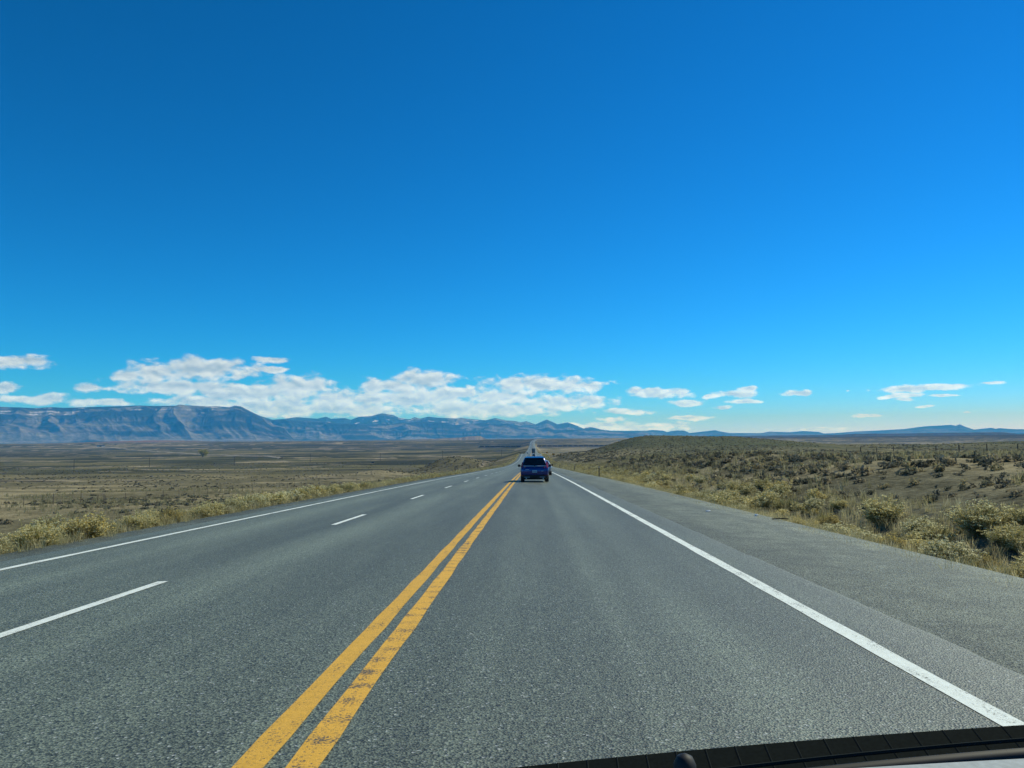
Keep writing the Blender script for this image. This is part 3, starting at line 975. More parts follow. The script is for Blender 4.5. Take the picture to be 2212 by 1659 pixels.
for y, off, h, lb in ((75, 6.55, 1.32, 'brown marker post nearest on the right shoulder'), (130, 7.2, 1.25, 'second brown marker post along the right shoulder'),
                      (196, 7.0, 1.25, 'third marker post on the right, beside the silver sedan'), (113, -11.2, 1.3, 'dark marker post beyond the left hedge of shrubs')):
    x = float(road_x(y)) + off
    t = empty('marker_post', (x, y, gz(x, y)), 0, label=lb, cat='marker post', group='marker posts along the road')
    MB().box(-.055, .055, -.05, .05, -.3, h, .004, .004).build('post', M_wood, t, bevel=.01)
    MB().box(-.045, .045, -.062, -.05, h - .2, h - .06).build('reflector', M_reflect, t)

# leaning white post in the fence line
x, y = 52.4, 209.
t = empty('white_post', (x, y, gz(x, y)), label='white leaning post standing in the right fence line below the hill', cat='post')
MB().tube((0, 0, -.2), (-.22, 0, 1.55), .075, .065, n=12).build('post', M_whitepost, t, smooth=.8)
MB().lathe((-.22, 0, 1.55), (-.14, 0, 1), [(0, .067), (.03, .05), (.05, .01)], 12).build('cap', M_whitepost, t, smooth=.8)


# ------------------------------------------------------------------ fences
def fence(x0, y0, y1, step, label, brace=None, pm=M_darkwood, pr=.055):
    t = empty('wire_fence', (x0, y0, gz(x0, y0)), label=label, cat='fence')
    o = Vector(t.location)
    pts = []
    y = y0; k = 0
    while y < y1:
        x = x0 + float(road_x(y)) + (vnoise(np.array([y]), np.array([1.]), 71)[0] - .5) * .3
        z = gz(x, y)
        pts.append(Vector((x, y, z)))
        hh = 1.28 + .14 * vnoise(np.array([y * 3]), np.array([2.]), 72)[0]
        thick = k % 5 == 0
        if k < 95:
            m = MB().tube((0, 0, -.3), (.03 * math.sin(k * 2.3), 0, hh), pr * 1.35 if thick else pr, n=7).build('post', pm, t)
            m.location = pts[-1] - o
        y += step; k += 1
    for hz in (.28, .52, .76, 1.0):
        w = MB()
        for a, b in zip(pts, pts[1:]):
            w.tube(a - o + Vector((0, 0, hz)), b - o + Vector((0, 0, hz)), .006, n=3, cap=False)
        w.build('wire', M_wire, t)
    if brace:
        for yy in brace:
            x = x0 + float(road_x(yy)); z = gz(x, yy)
            b = MB()
            b.tube((0, -.8, -.3), (0, -.8, 1.5), .05).tube((0, .8, -.3), (0, .8, 1.5), .05).tube((0, -.8, 1.42), (0, .8, 1.42), .04)
            m = b.build('brace', M_wood, t); m.location = Vector((x, yy, z)) - o


fence(55.8, 72, 330, 6.0, 'barbed wire fence on thin posts along the right field')
fence(-62.5, 70, 420, 6.0, 'barbed wire fence with a tall brace along the left field', brace=(111.,), pm=M_wood, pr=.032)

# ------------------------------------------------------------------ utility poles
POLES = [(-479, 800), (-424, 850), (-348, 900), (-287, 1000), (-205, 1050), (-131, 1150), (-47, 1250)]
tops = []
for i, (x, y) in enumerate(POLES):
    z = gz(x, y)
    lb = ['leftmost utility pole standing far out on the left plain', 'utility pole second from the left on the plain', 'utility pole third from the left, right of the lone tree',
          'utility pole left of the parked dark SUV', 'utility pole right of the parked dark SUV', 'utility pole above the left mound', 'last utility pole of the line, nearest the road'][i]
    t = empty('utility_pole', (x, y, z), R_(-48), label=lb, cat='utility pole', group='utility poles across the left plain')
    MB().tube((0, 0, -1), (0, 0, 10.4), .27, .2, n=9).build('pole', M_darkwood, t, smooth=.8)
    MB().box(-1.3, 1.3, -.1, .1, 9.4, 9.75).build('crossarm', M_darkwood, t)
    for k in (-1.2, -.45, .45, 1.2):
        MB().lathe((k, 0, 9.7), (0, 0, 1), [(0, .03), (.06, .06), (.12, .05), (.18, .02)], 8).build('insulator', M_reflect, t)

# ------------------------------------------------------------------ freight train on the far line
RY = 2440.
rail_z = -30.2 + EYE + 1.3
xs_ = np.arange(-700, 700, 20.)
V = []
for x in xs_:
    for dy, dz in ((-7, -2.6), (-2.2, 0), (2.2, 0), (7, -2.6)):
        V.append((x, RY + dy, rail_z - .25 + dz))
i = np.arange(len(xs_) - 1)[:, None] * 4; j = np.arange(3)[None]
q = np.stack([i + j + 1, i + j, i + 4 + j, i + 4 + j + 1], -1).reshape(-1, 4)
tag(mesh_np('railway_bed', V, q, plain('ballast', (.12, .11, .10), 1, scale=1, spec=0)), 'low grey ballast bed of the railway crossing the valley', 'railway', kind='structure')
M_wagon = plain('dark_wagon_steel', (.020, .021, .026), .75, var=.3, scale=.5)
M_loco = plain('locomotive_paint', (.26, .30, .30), .5)


def bogie(t, x):
    b = MB().box(x - 1.1, x + 1.1, -.95, .95, .45, .75)
    for xx in (-.85, .85):
        b.tube((x + xx, -.85, .46), (x + xx, .85, .46), .46, n=12)
    b.build('bogie', M_trim, t)


wag = empty('hopper_wagon', (0, 0, 0))
b = MB().loft([[(-5.2, -1.1, 1.15), (5.2, -1.1, 1.15), (5.2, 1.1, 1.15), (-5.2, 1.1, 1.15)], [(-7.5, -1.6, 2.2), (7.5, -1.6, 2.2), (7.5, 1.6, 2.2), (-7.5, 1.6, 2.2)], [(-7.5, -1.6, 4.3), (7.5, -1.6, 4.3), (7.5, 1.6, 4.3), (-7.5, 1.6, 4.3)]])
for k in range(-7, 8, 2): b.box(k - .06, k + .06, -1.72, 1.72, 2.2, 4.25)
b.build('hopper', M_wagon, wag)
MB().box(-7.9, 7.9, -.35, .35, .85, 1.14).build('underframe', M_trim, wag)
bogie(wag, -5.6); bogie(wag, 5.6)
x = -136.; k = 0; first = True
while x < 262:
    if float(ground_z(np.array([x]), np.array([RY - 8]))[0]) < rail_z + .8:
        o = wag if first else copy_tree(wag)
        first = False
        o.location = (x, RY, rail_z)
        side = 'left' if x < 12 else 'right'
        tag(o, f'dark hopper wagon of the freight train {side} of the far road', 'wagon', 'wagons of the freight train ' + side + ' of the road')
    x += 16.4; k += 1
t = empty('locomotive', (-155., RY, rail_z), label='pale locomotive at the left end of the far freight train', cat='locomotive')
MB().box(-9, 9, -1.5, 1.5, 1.1, 1.5).box(-4.5, 8.6, -1.2, 1.2, 1.5, 4.1).build('body', M_wagon, t, bevel=.05)
MB().box(-7.4, -4.5, -1.5, 1.5, 1.5, 4.5).box(-8.8, -7.4, -1, 1, 1.5, 3.2).build('cab', M_loco, t, bevel=.08)
MB().box(-7.43, -7.4, -1.2, 1.2, 3.4, 4.1).build('cab_window', M_glass, t)
bogie(t, -5.6); bogie(t, 5.6)

# ------------------------------------------------------------------ vegetation
rng = np.random.default_rng(7)


def quads(c, a, b):
    """centres c, half axes a, b -> verts, quads"""
    n = len(c)
    v = np.stack([c - a - b, c + a - b, c + a + b, c - a + b], 1).reshape(-1, 3)
    return v, np.arange(4 * n).reshape(n, 4)


def rnd_dirs(n, r):
    v = r.normal(size=(n, 3)); return v / np.linalg.norm(v, axis=1)[:, None]


def leaf_axes(n, w, l, r, up=0.):
    d = rnd_dirs(n, r); d[:, 2] += up; d /= np.linalg.norm(d, axis=1)[:, None]
    e = np.cross(d, rnd_dirs(n, r)); e /= np.linalg.norm(e, axis=1)[:, None] + 1e-9
    return d * (l * r.uniform(.6, 1.3, n))[:, None], e * (w * r.uniform(.6, 1.3, n))[:, None]


def tint(n, base, r, v=.3, alt=None, pa=.3):
    c = np.array(base)[None] * (1 + v * (r.random((n, 1)) * 2 - 1))
    if alt is not None:
        k = r.random(n) < pa; c[k] = np.array(alt)[None] * (1 + v * (r.random((k.sum(), 1)) * 2 - 1))
    return np.repeat(c, 4, 0)


def brush_mesh(seed, nst, nfl, green, straw, flow, flow2, h=1.0, rad=.62, lw=1.):
    """stems fanning from the base, leaves along them, heads of small blossoms at the tips; height about 1"""
    r = np.random.default_rng(seed)
    th = np.arccos(1 - r.random(nst) * (1 - math.cos(R_(62)))) * r.uniform(.8, 1.05, nst)
    ph = r.random(nst) * 2 * np.pi
    lump = .58 + .74 * vnoise(np.cos(ph) * 2.6 + seed, np.sin(ph) * 2.6 + th * 3, seed)
    L = h * lump * r.uniform(.75, 1.05, nst) * (1 - .22 * (th / R_(62)) ** 2)
    d = np.stack([np.sin(th) * np.cos(ph), np.sin(th) * np.sin(ph), np.cos(th)], -1)
    base = np.stack([r.normal(0, .10, nst), r.normal(0, .10, nst), np.zeros(nst)], -1)
    tip = base + d * L[:, None] + np.array([0, 0, .06])[None]
    V = []; C = []
    # stems as thin strips in two segments
    side = np.cross(d, rnd_dirs(nst, r)); side /= np.linalg.norm(side, axis=1)[:, None]
    mid = (base + tip) / 2 + np.array([0, 0, -.03])
    for p, q in ((base, mid), (mid, tip)):
        c = (p + q) / 2
        v, _ = quads(c, (q - p) / 2, side * .0055 * lw); V.append(v); C.append(tint(nst, straw, r, .3, green, .4))
    nl = nst * 5
    k = r.integers(0, nst, nl); t = r.uniform(.25, 1., nl)
    c = base[k] + (tip[k] - base[k]) * t[:, None] + r.normal(0, .02, (nl, 3))
    a, b = leaf_axes(nl, .007 * lw, .034 * lw ** .5, r, .7)
    v, _ = quads(c, a, b); V.append(v); C.append(tint(nl, green, r, .35, straw, .25))
    V = np.vstack(V); C = np.vstack(C)
    fo = (V, np.arange(len(V)).reshape(-1, 4), C)
    # flower heads: flat-topped clusters
    if nfl:
        nb = 9
        sel = r.permutation(nst)[:nfl]
        top = tip[sel]; m = nfl * nb
        c = np.repeat(top, nb, 0) + r.normal(0, 1, (m, 3)) * np.array([.030, .030, .012]) * lw ** .5
        a, b = leaf_axes(m, .013 * lw ** .6, .016 * lw ** .6, r, .2)
        v, _ = quads(c, a, b)
        fl = (v, np.arange(len(v)).reshape(-1, 4), tint(m, flow, r, .25, flow2, .35))
    else:
        fl = None
    return fo, fl


def tuft_mesh(seed, n, h, spread, base, alt, w=.006):
    r = np.random.default_rng(seed)
    ph = r.random(n) * 2 * np.pi; le = r.uniform(.1, .5, n) * spread
    b0 = np.stack([r.normal(0, .07, n), r.normal(0, .07, n), np.zeros(n)], -1)
    L = h * r.uniform(.55, 1.1, n)
    d = np.stack([np.cos(ph) * le, np.sin(ph) * le, np.ones(n)], -1) * L[:, None]
    s_ = np.stack([-np.sin(ph + r.normal(0, .8, n)), np.cos(ph), 0 * ph], -1) * w
    mid = b0 + d * .55; tip = b0 + d + np.stack([np.cos(ph) * le, np.sin(ph) * le, -.2 * np.ones(n)], -1) * (L * .35)[:, None]
    V = np.stack([b0 - s_, b0 + s_, mid + s_ * .8, mid - s_ * .8], 1).reshape(-1, 3)
    V2 = np.stack([mid - s_ * .8, mid + s_ * .8, tip + s_ * .35, tip - s_ * .35], 1).reshape(-1, 3)
    cc = tint(n, base, r, .3, alt, .4)
    V = np.vstack([V, V2]); return V, np.arange(len(V)).reshape(-1, 4), np.vstack([cc, cc])


def clump_mesh(seed, n, size, base, alt, flat=.58):
    """low rounded sage clump: leaf sprays through an uneven dome"""
    r = np.random.default_rng(seed)
    d = rnd_dirs(n, r); d[:, 2] = np.abs(d[:, 2])
    lump = .78 + .4 * vnoise(d[:, 0] * 1.8 + seed * 3.1, d[:, 1] * 1.8 + d[:, 2] * 2, seed)
    rr = r.random(n) ** .45 * lump * .62
    c = d * rr[:, None] * np.array([1, 1, flat]); c[:, 2] += .04
    a, b = leaf_axes(n, size * .45, size, r, .55)
    dm = np.linalg.norm(c[:, None] - c[None], axis=2) + np.eye(n) * 9
    link = dm < size * 1.25
    best = np.zeros(n, bool); left = np.ones(n, bool)
    while left.any():
        cur = np.zeros(n, bool); cur[np.argmax(left)] = True
        while True:
            nx = cur | (link[cur].any(0) & left)
            if (nx == cur).all(): break
            cur = nx
        left &= ~cur
        if cur.sum() > best.sum(): best = cur
    c, a, b = c[best], a[best], b[best]; n = len(c)
    v, f = quads(c, a, b)
    return v, f, tint(n, base, r, .4, alt, .35)


def scatter_merge(name, variants, P, S, rot, mt, tints=None, label=None, cat=None, kind='stuff'):
    """merge many copies into one mesh"""
    VV = []; FF = []; CC = []; off = 0
    vi = rng.integers(0, len(variants), len(P))
    for k, (v, f, c) in enumerate(variants):
        ix = np.where(vi == k)[0]
        if not len(ix): continue
        cs, sn = np.cos(rot[ix]), np.sin(rot[ix])
        x = v[None, :, 0] * cs[:, None] - v[None, :, 1] * sn[:, None]
        y = v[None, :, 0] * sn[:, None] + v[None, :, 1] * cs[:, None]
        s_ = S[ix]
        s3 = s_ if s_.ndim == 2 else np.stack([s_, s_, s_], -1)
        w = np.stack([x * s3[:, None, 0], y * s3[:, None, 1], np.broadcast_to(v[None, :, 2], x.shape) * s3[:, None, 2]], -1) + P[ix][:, None, :]
        n = len(ix) * len(v)
        VV.append(w.reshape(n, 3))
        FF.append((f[None] + (np.arange(len(ix)) * len(v))[:, None, None]).reshape(-1, f.shape[1]) + off)
        t = tints[ix] if tints is not None else np.ones((len(ix), 3))
        CC.append((c[None] * t[:, None, :]).reshape(n, 3))
        off += n
    o = mesh_np(name, np.vstack(VV), np.vstack(FF), mt, None, False, np.vstack(CC))
    return tag(o, label, cat, kind=kind)


GREEN = (.235, .215, .085); STRAW = (.42, .36, .17); CREAM = (.76, .70, .40); GOLD = (.66, .53, .19); RUST = (.36, .23, .08)
SAGE = (.155, .154, .112); SAGE2 = (.23, .205, .145); DARK = (.115, .120, .082); TAN = (.34, .285, .17)


def link_brush(fo, fl, loc, s, rz, label, group, cache={}):
    t = empty('rabbitbrush', loc, rz, label=label, cat='shrub', group=group)
    t.scale = s
    for nm, data in (('foliage', fo), ('flower_heads', fl)):
        if data is None: continue
        o = bpy.data.objects.new(nm, data); COL.objects.link(o); o.parent = t
    return t


def data_mesh(nm, d, mt):
    o = mesh_np(nm, d[0], d[1], mt, None, False, d[2])
    me = o.data; bpy.data.objects.remove(o); return me


BR = {}
for lod, nst, nfl, lw in (('near', 620, 420, 1.15), ('mid', 260, 190, 1.9), ('far', 90, 75, 3.2)):
    BR[lod] = []
    for k in range(5 if lod == 'near' else 4):
        fl_c, fl2 = ((CREAM, GOLD), (GOLD, CREAM), (CREAM, (.70, .66, .45)), (CREAM, STRAW), (GOLD, STRAW))[k]
        gr = ((.23, .225, .075), (.26, .235, .08), (.15, .17, .075), (.25, .235, .09), (.24, .20, .085))[k]
        fo, fl = brush_mesh(300 + k + nst, nst, nfl, gr, STRAW, fl_c, fl2, lw=lw)
        BR[lod].append((data_mesh('foliage', fo, M_leaf), data_mesh('flower_heads', fl, M_flower), fo, fl))

# hedge of shrubs along both shoulders
spots = []
r2 = np.random.default_rng(19)
y = 8.0
while y < 640:
    near = y < 150
    dens = .72 + .6 * vnoise(np.array([y / 6.]), np.array([1.]), 81)[0]
    s_ = .46 * r2.uniform(.62, 1.05) * (.75 + .5 * vnoise(np.array([y / 9.]), np.array([7.]), 82)[0])
    if r2.random() < dens: spots.append((-1, y, -10.0 - abs(r2.normal(0, .38)), s_))
    if r2.random() < .25: spots.append((-1, y, -11.3 - r2.random() * 2.2, s_ * .9))
    y += r2.uniform(.42, .85) * (1 if near else 2.0)
y = 5.5
while y < 640:
    near = y < 150
    dens = .62 + .6 * vnoise(np.array([y / 5.]), np.array([3.]), 83)[0]
    s_ = .54 * r2.uniform(.55, .98) * (.75 + .5 * vnoise(np.array([y / 8.]), np.array([5.]), 84)[0])
    if r2.random() < dens: spots.append((1, y, 7.15 + abs(r2.normal(0, .5)), s_ * .85))
    if r2.random() < dens * .75: spots.append((1, y, 8.3 + r2.random() * 2.4, s_))
    y += r2.uniform(.34, .7) * (1 if near else 2.2)
# a few standing out in the photograph
HERO = [(1, 13.6, 7.1, .80, 2, 'shrub with bright cream flower heads standing out on the near right verge'),
        (1, 12.4, 8.3, .82, 0, 'broad cream-flowered shrub just right of the brightest one on the verge'),
        (1, 17.3, 9.9, 1.0, 3, 'wide golden brown shrub standing behind the bright cream-flowered one'),
        (1, 21.4, 9.6, 1.0, 0, 'rounded pale yellow shrub rising above the middle of the right hedge'),
        (-1, 17.2, -10.0, .88, 1, 'tall dark fan-shaped shrub on the left shoulder beside the edge line'),
        (-1, 15.6, -10.1, .80, 0, 'full yellow-topped shrub next to the tall fan-shaped one on the left'),
        (-1, 18.6, -11.6, .98, 3, 'dark shrub standing behind the left hedge just past the fan-shaped one'),
        (-1, 30.5, -10.1, .80, 0, 'round cream-topped shrub at the far end of the dense left hedge'),
        (-1, 37.5, -10.2, .85, 3, 'isolated round dark shrub at the left road edge further on'),
        (-1, 10.6, -10.7, .62, 1, 'large golden shrub at the left picture edge beside the shoulder')]
spots = [s for s in spots if all(s[0] != h[0] or math.hypot(s[1] - h[1], s[2] - h[2]) > .75 for h in HERO)]
LBL = {-1: ['golden olive shrub in the continuous hedge along the left shoulder', 'small distant shrub in the left roadside hedge'],
       1: ['yellow flowering shrub in the broad hedge along the right shoulder', 'small distant shrub in the right roadside hedge']}
GRP = {-1: ['shrubs of the left roadside hedge', 'distant shrubs of the left hedge'], 1: ['shrubs of the right roadside hedge', 'distant shrubs of the right hedge']}
cand = sorted(spots, key=lambda s: s[1] / s[3])
ind = cand[:285]; rest = cand[285:]


def place(side, y, off, s_, var, label, group):
    if label not in LBL[side]: s_ *= .62 if side < 0 else .64
    x = float(road_x(y)) + off
    lod = 'near' if y < 26 else 'mid' if y < 70 else 'far'
    fo, fl, _, _ = BR[lod][var % len(BR[lod])]
    z = gz(x, y) - .04
    if abs(off) < 10.6 and side < 0: z = max(z, float(road_z(y) - crown(np.float64(off))) - .22)
    return link_brush(fo, fl if r2.random() < .93 else None, (x, y, z), (s_ * r2.uniform(1.1, 1.5), s_ * r2.uniform(1.1, 1.5), s_), r2.random() * 6.28, label, group)


for h in HERO: place(h[0], h[1], h[2], h[3], h[4], h[5], GRP[h[0]][0])
for s in ind:
    fr = 1 if s[1] > 45 else 0
    place(s[0], s[1], s[2], s[3], int(r2.choice(5, p=[.3, .25, .12, .23, .10])), LBL[s[0]][fr], GRP[s[0]][fr])
if rest:
    P = np.array([(float(road_x(s[1])) + s[2], s[1], 0) for s in rest]); P[:, 2] = ground_z(P[:, 0], P[:, 1]) - .03
    both = [(np.vstack([a[2][0], a[3][0]]), np.vstack([a[2][1], a[3][1] + len(a[2][0])]), np.vstack([a[2][2], a[3][2]])) for a in BR['far']]
    scatter_merge('roadside_brush', both, P, np.array([s[3] * 1.15 for s in rest]), rng.random(len(rest)) * 6.28, M_leaf, None, 'far run of yellowish brush along both road edges', 'brush')


def in_view(P, m=4):
    v = P - np.array([0, 0, EYE]); dep = v @ np.array(F); lat = v @ np.array(Rv)
    return (dep > 2) & (np.abs(lat) < dep * .70 + m)


def area_pts(n, x0, x1, y0, y1, patch=None, lo=.4):
    P = np.stack([rng.uniform(x0, x1, n), rng.uniform(y0, y1, n), np.zeros(n)], -1)
    if patch:
        k = fbm(P[:, 0] / patch, P[:, 1] / patch, 3, 91); P = P[k + rng.normal(0, .06, n) > lo]
    P[:, 2] = ground_z(P[:, 0], P[:, 1])
    return P[in_view(P)]


# sagebrush of the open fields
SG = {'near': [clump_mesh(400 + k, 420, .052, (SAGE, SAGE2, DARK, TAN)[k % 4], (SAGE2, TAN, SAGE, STRAW)[k % 4]) for k in range(6)],
      'mid': [clump_mesh(420 + k, 110, .10, (SAGE, SAGE2, DARK, SAGE, TAN)[k % 5], (SAGE2, TAN, SAGE, DARK, STRAW)[k % 5]) for k in range(6)],
      'low': [clump_mesh(440 + k, 26, .20, (SAGE, SAGE, SAGE2, DARK, TAN)[k % 5], (DARK, SAGE2, TAN, SAGE, SAGE2)[k % 5]) for k in range(6)]}
fields = [area_pts(7500, 9.5, 72, 5, 150, 14, .42), area_pts(1500, -75, -13, 12, 150, 20, .5), area_pts(5600, 60, 200, 60, 260, 25, .45)]
PP = np.vstack(fields)
PP = PP[~((np.abs(PP[:, 0] - 8) < 1.5))]
dist = np.hypot(PP[:, 0], PP[:, 1])
sz = rng.uniform(.3, .85, len(PP)) ** 1.25 + .14
order = np.argsort(dist / sz)
idx_ind = order[:270]
near_me = [data_mesh('sagebrush', d, M_leaf) for d in SG['near']]
mid_me = [data_mesh('sagebrush', d, M_leaf) for d in SG['mid']]
for k in idx_ind:
    x, y, z = PP[k]
    d = dist[k]
    side = 'right' if x > 0 else 'left'
    me = (near_me if d < 34 else mid_me)[int(rng.integers(0, 6))]
    o = bpy.data.objects.new('sagebrush', me); COL.objects.link(o)
    s_ = sz[k]; o.location = (x, y, z - .03); o.scale = (s_ * 1.1, s_ * 1.1, s_ * .95); o.rotation_euler = (0, 0, rng.random() * 6.28)
    if x > 0 and x < 16: lb = 'grey-green sagebrush clump close behind the right roadside hedge'
    elif x > 0: lb = 'grey-green sagebrush clump scattered in the dark field right of the hedge'
    else: lb = 'low sagebrush clump dotting the field left of the roadside hedge'
    tag(o, lb, 'shrub', lb.replace('clump', 'clumps'))
mask = np.ones(len(PP), bool); mask[idx_ind] = False
rp = PP[mask]; rs = sz[mask]; rd = dist[mask]
m1 = rd < 75
tt = lambda n: (rng.uniform(.7, 1.25, (n, 1)) * np.array([[1, 1, 1]]))
scatter_merge('sagebrush_cover', SG['mid'], rp[m1], rs[m1], rng.random(m1.sum()) * 6.28, M_leaf, tt(m1.sum()), 'grey-green sagebrush covering the fields on both sides', 'sagebrush')
far = np.vstack([rp[~m1], area_pts(9000, 15, 330, 200, 520, 40, .40), area_pts(2600, -300, -20, 140, 520, 45, .52), area_pts(2500, -620, -30, 400, 1000, 60, .52), area_pts(3500, 20, 120, 140, 420, 30, .42), area_pts(700, -78, -22, 415, 560, 20, .38)])
hd = np.hypot(far[:, 0], far[:, 1])
fs = rng.uniform(.5, 1.1, len(far)) * np.clip(.8 + hd / 900, .8, 1.7)
ft = tt(len(far))
hh_ = hill(far[:, 0], far[:, 1])[:, None] / 8.9
fs = fs * (1 - .45 * np.clip(hh_[:, 0] * 1.6, 0, 1))
scatter_merge('sagebrush_cover', SG['low'], far - np.array([0, 0, .05]), fs, rng.random(len(far)) * 6.28, M_leaf, ft, 'distant sagebrush speckling the plain and the dark hill', 'sagebrush')

# dry grass
TF = [tuft_mesh(500 + k, 26, .62, .8, ((.54, .47, .25), (.44, .39, .19), (.60, .53, .32))[k % 3], ((.40, .37, .16), (.56, .48, .27), (.46, .41, .21))[k % 3]) for k in range(6)]
TFL = [tuft_mesh(520 + k, 12, .48, 1.0, ((.42, .37, .20), (.33, .30, .15), (.45, .40, .24))[k % 3], (.31, .28, .15), .013) for k in range(5)]


def verge(n, side, y0, y1, o0, o1):
    y = y0 + (y1 - y0) * rng.random(n) ** 1.6
    off = side * (o0 + (o1 - o0) * rng.random(n) ** 1.5)
    x = road_x(y) + off
    P = np.stack([x, y, ground_z(x, y) - .02], -1)
    if side < 0: P[:, 2] = np.where(np.abs(off) < 10.6, np.maximum(P[:, 2], road_z(y) - crown(off) - .2), P[:, 2])
    return P


P = np.vstack([verge(420, 1, 6, 60, 5.75, 6.6), verge(260, -1, 8, 60, 9.15, 9.9), verge(3600, 1, 6, 75, 6.35, 11.5), verge(1700, -1, 8, 75, 9.75, 12.5)])
P = P[in_view(P, 2)]
scatter_merge('dry_grass', TF, P, rng.uniform(.3, .68, len(P)), rng.random(len(P)) * 6.28, M_grass, tt(len(P)), 'tall yellow dry grass between the roadside shrubs', 'grass')
P = np.vstack([area_pts(6500, 9, 64, 6, 150, 10, .5), area_pts(6000, -95, -11, 10, 190, 16, .5), verge(2600, 1, 60, 330, 7, 13), verge(2200, -1, 60, 330, 9.9, 13),
               np.stack([rng.uniform(46, 62, 3500), rng.uniform(55, 260, 3500), np.zeros(3500)], -1)])
P[-3500:, 2] = ground_z(P[-3500:, 0], P[-3500:, 1])
P = P[in_view(P, 2)]
dd = np.hypot(P[:, 0], P[:, 1])
scatter_merge('dry_grass', TFL, P, rng.uniform(.5, 1.0, len(P)) * np.clip(.85 + dd / 200, .85, 1.7), rng.random(len(P)) * 6.28, M_grass, tt(len(P)), 'short straw-coloured grass dotting the open fields', 'grass')

# lone cottonwood on the plain
x, y = -600., 1400.
z = gz(x, y)
t = empty('cottonwood_tree', (x, y, z), label='lone olive and yellow tree standing on the left plain', cat='tree')
b = MB().tube((0, 0, -.5), (.3, 0, 3), .75, .5, 10)
for k in range(9):
    a = k * 2.4; b.tube((.3, 0, 2.2 + .12 * k), (.3 + 4.2 * math.cos(a), 4.2 * math.sin(a), 6 + (k % 4)), .3, .09, 7)
b.build('trunk', M_darkwood, t, smooth=.8)
r = np.random.default_rng(33)
n = 4200
cl = r.normal(0, 1, (26, 3)); cl /= np.linalg.norm(cl, axis=1)[:, None]; cl = cl * r.uniform(.35, 1., (26, 1)) * np.array([7.2, 7.2, 4.3]) + np.array([.4, 0, 7.2])
c = cl[r.integers(0, 26, n)] + r.normal(0, 1, (n, 3)) * np.array([1.35, 1.35, 1.0])
a, bb = leaf_axes(n, .22, .30, r, .2)
v, f = quads(c, a, bb)
t.scale = (1.2, 1.2, 1.15)
mesh_np('crown', v, f, M_leaf, t, False, tint(n, (.22, .23, .075), r, .4, (.46, .38, .09), .4))
# small trees and buildings far out along the dirt road
x, y = -1720., 3050.; z = gz(x, y)
t = empty('shed', (x, y, z), R_(25), label='small pale farm shed far out beside the dirt road', cat='shed')
MB().box(-14, 14, -7, 7, -1, 5).build('wall', M_carwhite, t)
MB().loft([[(-14.6, -7.6, 5.01), (14.6, -7.6, 5.01), (14.6, 7.6, 5.01), (-14.6, 7.6, 5.01)], [(-14.6, -.1, 7.8), (14.6, -.1, 7.8), (14.6, .1, 7.8), (-14.6, .1, 7.8)]]).build('roof', M_trim, t)
MB().box(-4, 4, -7.12, -7.0, 0, 4).build('door', M_darkwood, t)

# litter on the right shoulder
for x, y, s_, lb, mt in ((5.1, 22.5, .07, 'crumpled white scrap of litter on the right gravel shoulder', M_paper), (6.05, 21.0, .05, 'smaller white scrap lying right of the crumpled one', M_paper),
                         (6.3, 19.8, .22, 'thin black strip of tyre rubber lying on the right shoulder', M_rubber)):
    z = float(road_z(y) - crown(np.float64(x))) - .03
    b = MB()
    if mt is M_rubber:
        pts = [(-.2, 0, .02), (-.09, .03, .022), (.05, .02, .03), (.2, -.02, .02)]
        for p, q in zip(pts, pts[1:]): b.tube(p, q, .017, .014, 6)
    else:
        n = 9; ring = lambda zz, k, sd: [(k * s_ * math.cos(2 * math.pi * i / n) * (1 + .35 * math.sin(i * 2.7 + sd)), k * s_ * .7 * math.sin(2 * math.pi * i / n), zz * .45 + .008 * math.sin(i * 3.1 + sd)) for i in range(n)]
        b.loft([ring(.01, .8, 0), ring(.05, 1., 1), ring(.09, .7, 2), ring(.11, .25, 3)])
    o = b.build('litter' if mt is not M_rubber else 'tyre_scrap', mt); o.location = (x, y, z)
    tag(o, lb, 'litter')

# ------------------------------------------------------------------ own car: cowl modelled on the dash reflection, wiper and dashboard edge at the foot of the windscreen
own = empty('car', (0, 0, 0), label='foreground car in which the camera rides: black wiper and a cowl built for the dash reflection along the bottom edge', cat='car')


def edge(u, yy, zz, bend):
    return None


M_cowl = plain('cowl_dash_reflection', (.010, .013, .012), 1., spec=.05, var=.5, scale=220)
M_rib = plain('vent_reflection_and_rubber', (.018, .022, .021), 1., spec=.05)  # shared by the reflected vent ribs and the wiper rubber
M_dash = plain('pale_dash_top', (.40, .43, .42), .85, var=.3, scale=160)  # pale grey with fine random mottling


def lerp(a, b, t):
    return tuple(p + (q - p) * t for p, q in zip(a, b))


# solid panel in place of the dash reflected in the windscreen: strip climbing to the right, its far edge higher than the near edge
A0, A1 = (-.30, .985, .981), (.80, .995, 1.070)
B0, B1 = (-.30, .90, .951), (.80, .905, 1.040)
n = 60
m = MB()
rings = []
for i in range(n + 1):
    t_ = i / n
    a = lerp(A0, A1, t_); b_ = lerp(B0, B1, t_)
    sag = -.010 * (1 - (2 * t_ - 1) ** 2) * -1
    rings.append([(a[0], a[1], a[2] + sag), (b_[0], b_[1], b_[2] + sag), (b_[0], b_[1], b_[2] + sag - .03), (a[0], a[1], a[2] + sag - .05)])
m.loft(rings)
cow = m.build('cowl', M_cowl, own)
m = MB()
for i in range(2, n, 2):
    t_ = i / n
    a = Vector(lerp(A0, A1, t_)); b_ = Vector(lerp(B0, B1, t_)); sag = .010 * (1 - (2 * t_ - 1) ** 2)
    up = Vector((0, 0, sag - .0002))
    m.tube(a + up, b_ + up, .0012, n=5)
m.build('reflected_vent_ribs', M_rib, cow)  # ribs modelled solid in place of the vent reflection in the windscreen
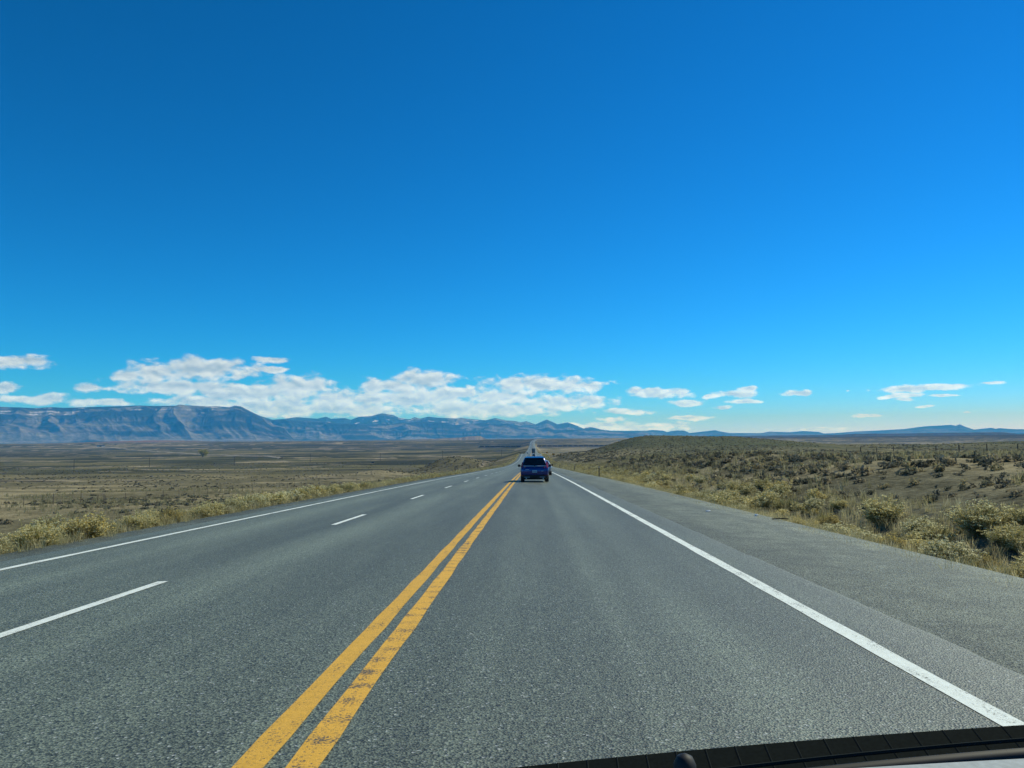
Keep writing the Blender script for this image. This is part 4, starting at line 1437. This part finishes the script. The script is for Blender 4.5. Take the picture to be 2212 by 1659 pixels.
# wiper blade and arm lying along the cowl
w = MB()
W0, W1 = Vector((-.05, .872, 1.004)), Vector((.82, .885, 1.082))
pr = None
for i in range(24):
    t_ = i / 23; p = W0.lerp(W1, t_); p.z += .012 * (1 - (2 * t_ - 1) ** 2)
    if pr is not None: w.tube(pr, p, .0095, n=8)
    pr = p
wb = w.build('wiper_blade', M_trim, own, smooth=.9)
w = MB()
pr = None
for i in range(24):
    t_ = i / 23; p = W0.lerp(W1, t_) + Vector((0, .006, .0155)); p.z += .012 * (1 - (2 * t_ - 1) ** 2)
    if pr is not None: w.tube(pr, p, .0022, n=5)
    pr = p
w.build('wiper_rubber', M_rib, wb, smooth=.9)
w = MB()
q0, q1 = Vector((.10, .815, 1.010)), Vector((.84, .83, 1.078))
w.loft([[tuple(q + Vector((0, dy, dz))) for dy, dz in ((-.016, -.02), (.02, -.02), (.016, .012), (-.012, .012))] for q in (q0, q0.lerp(q1, .33) + Vector((0, 0, .004)), q0.lerp(q1, .66) + Vector((0, 0, .004)), q1)])
w.build('wiper_arm', M_trim, own, smooth=.7)
w = MB().lathe((.156, .828, 1.03), (0.02, 0, 1), [(0, .012), (.03, .0125), (.05, .0118), (.058, .008), (.061, .002)], 16)
w.build('washer_nozzle', M_trim, own, smooth=.8)
w = MB()
rings = []
for i in range(20):
    t_ = i / 19; x = .10 + .62 * t_
    z = 1.139 + .030 * t_ + .004 * math.sin(3 * t_)
    rings.append([(x, .655, z - .012), (x, .652, z), (x, .56, z - .006), (x, .50, z - .05)])
w.loft(rings)
w.build('dashboard_edge', M_dash, own, smooth=.9)

# ------------------------------------------------------------------ air: even haze over the whole plain, sky and clouds outside it
hz = MB().box(-24800, 24800, -600, 24800, -62, 630).build('haze', bpy.data.materials.new('haze_air'))
hm = hz.data.materials[0]; hm.use_nodes = True
nt = hm.node_tree; nt.nodes.clear()
ho = nt.nodes.new('ShaderNodeOutputMaterial'); pv = nt.nodes.new('ShaderNodeVolumePrincipled')
pv.inputs['Color'].default_value = (.06, .42, 1.0, 1)
pv.inputs['Absorption Color'].default_value = (1, 1, 1, 1)
pv.inputs['Density'].default_value = 7.0e-5
pv.inputs['Anisotropy'].default_value = 0.0
nt.links.new(pv.outputs[0], ho.inputs['Volume'])
tag(hz, 'thin blue air over the whole plain', 'haze', kind='stuff')
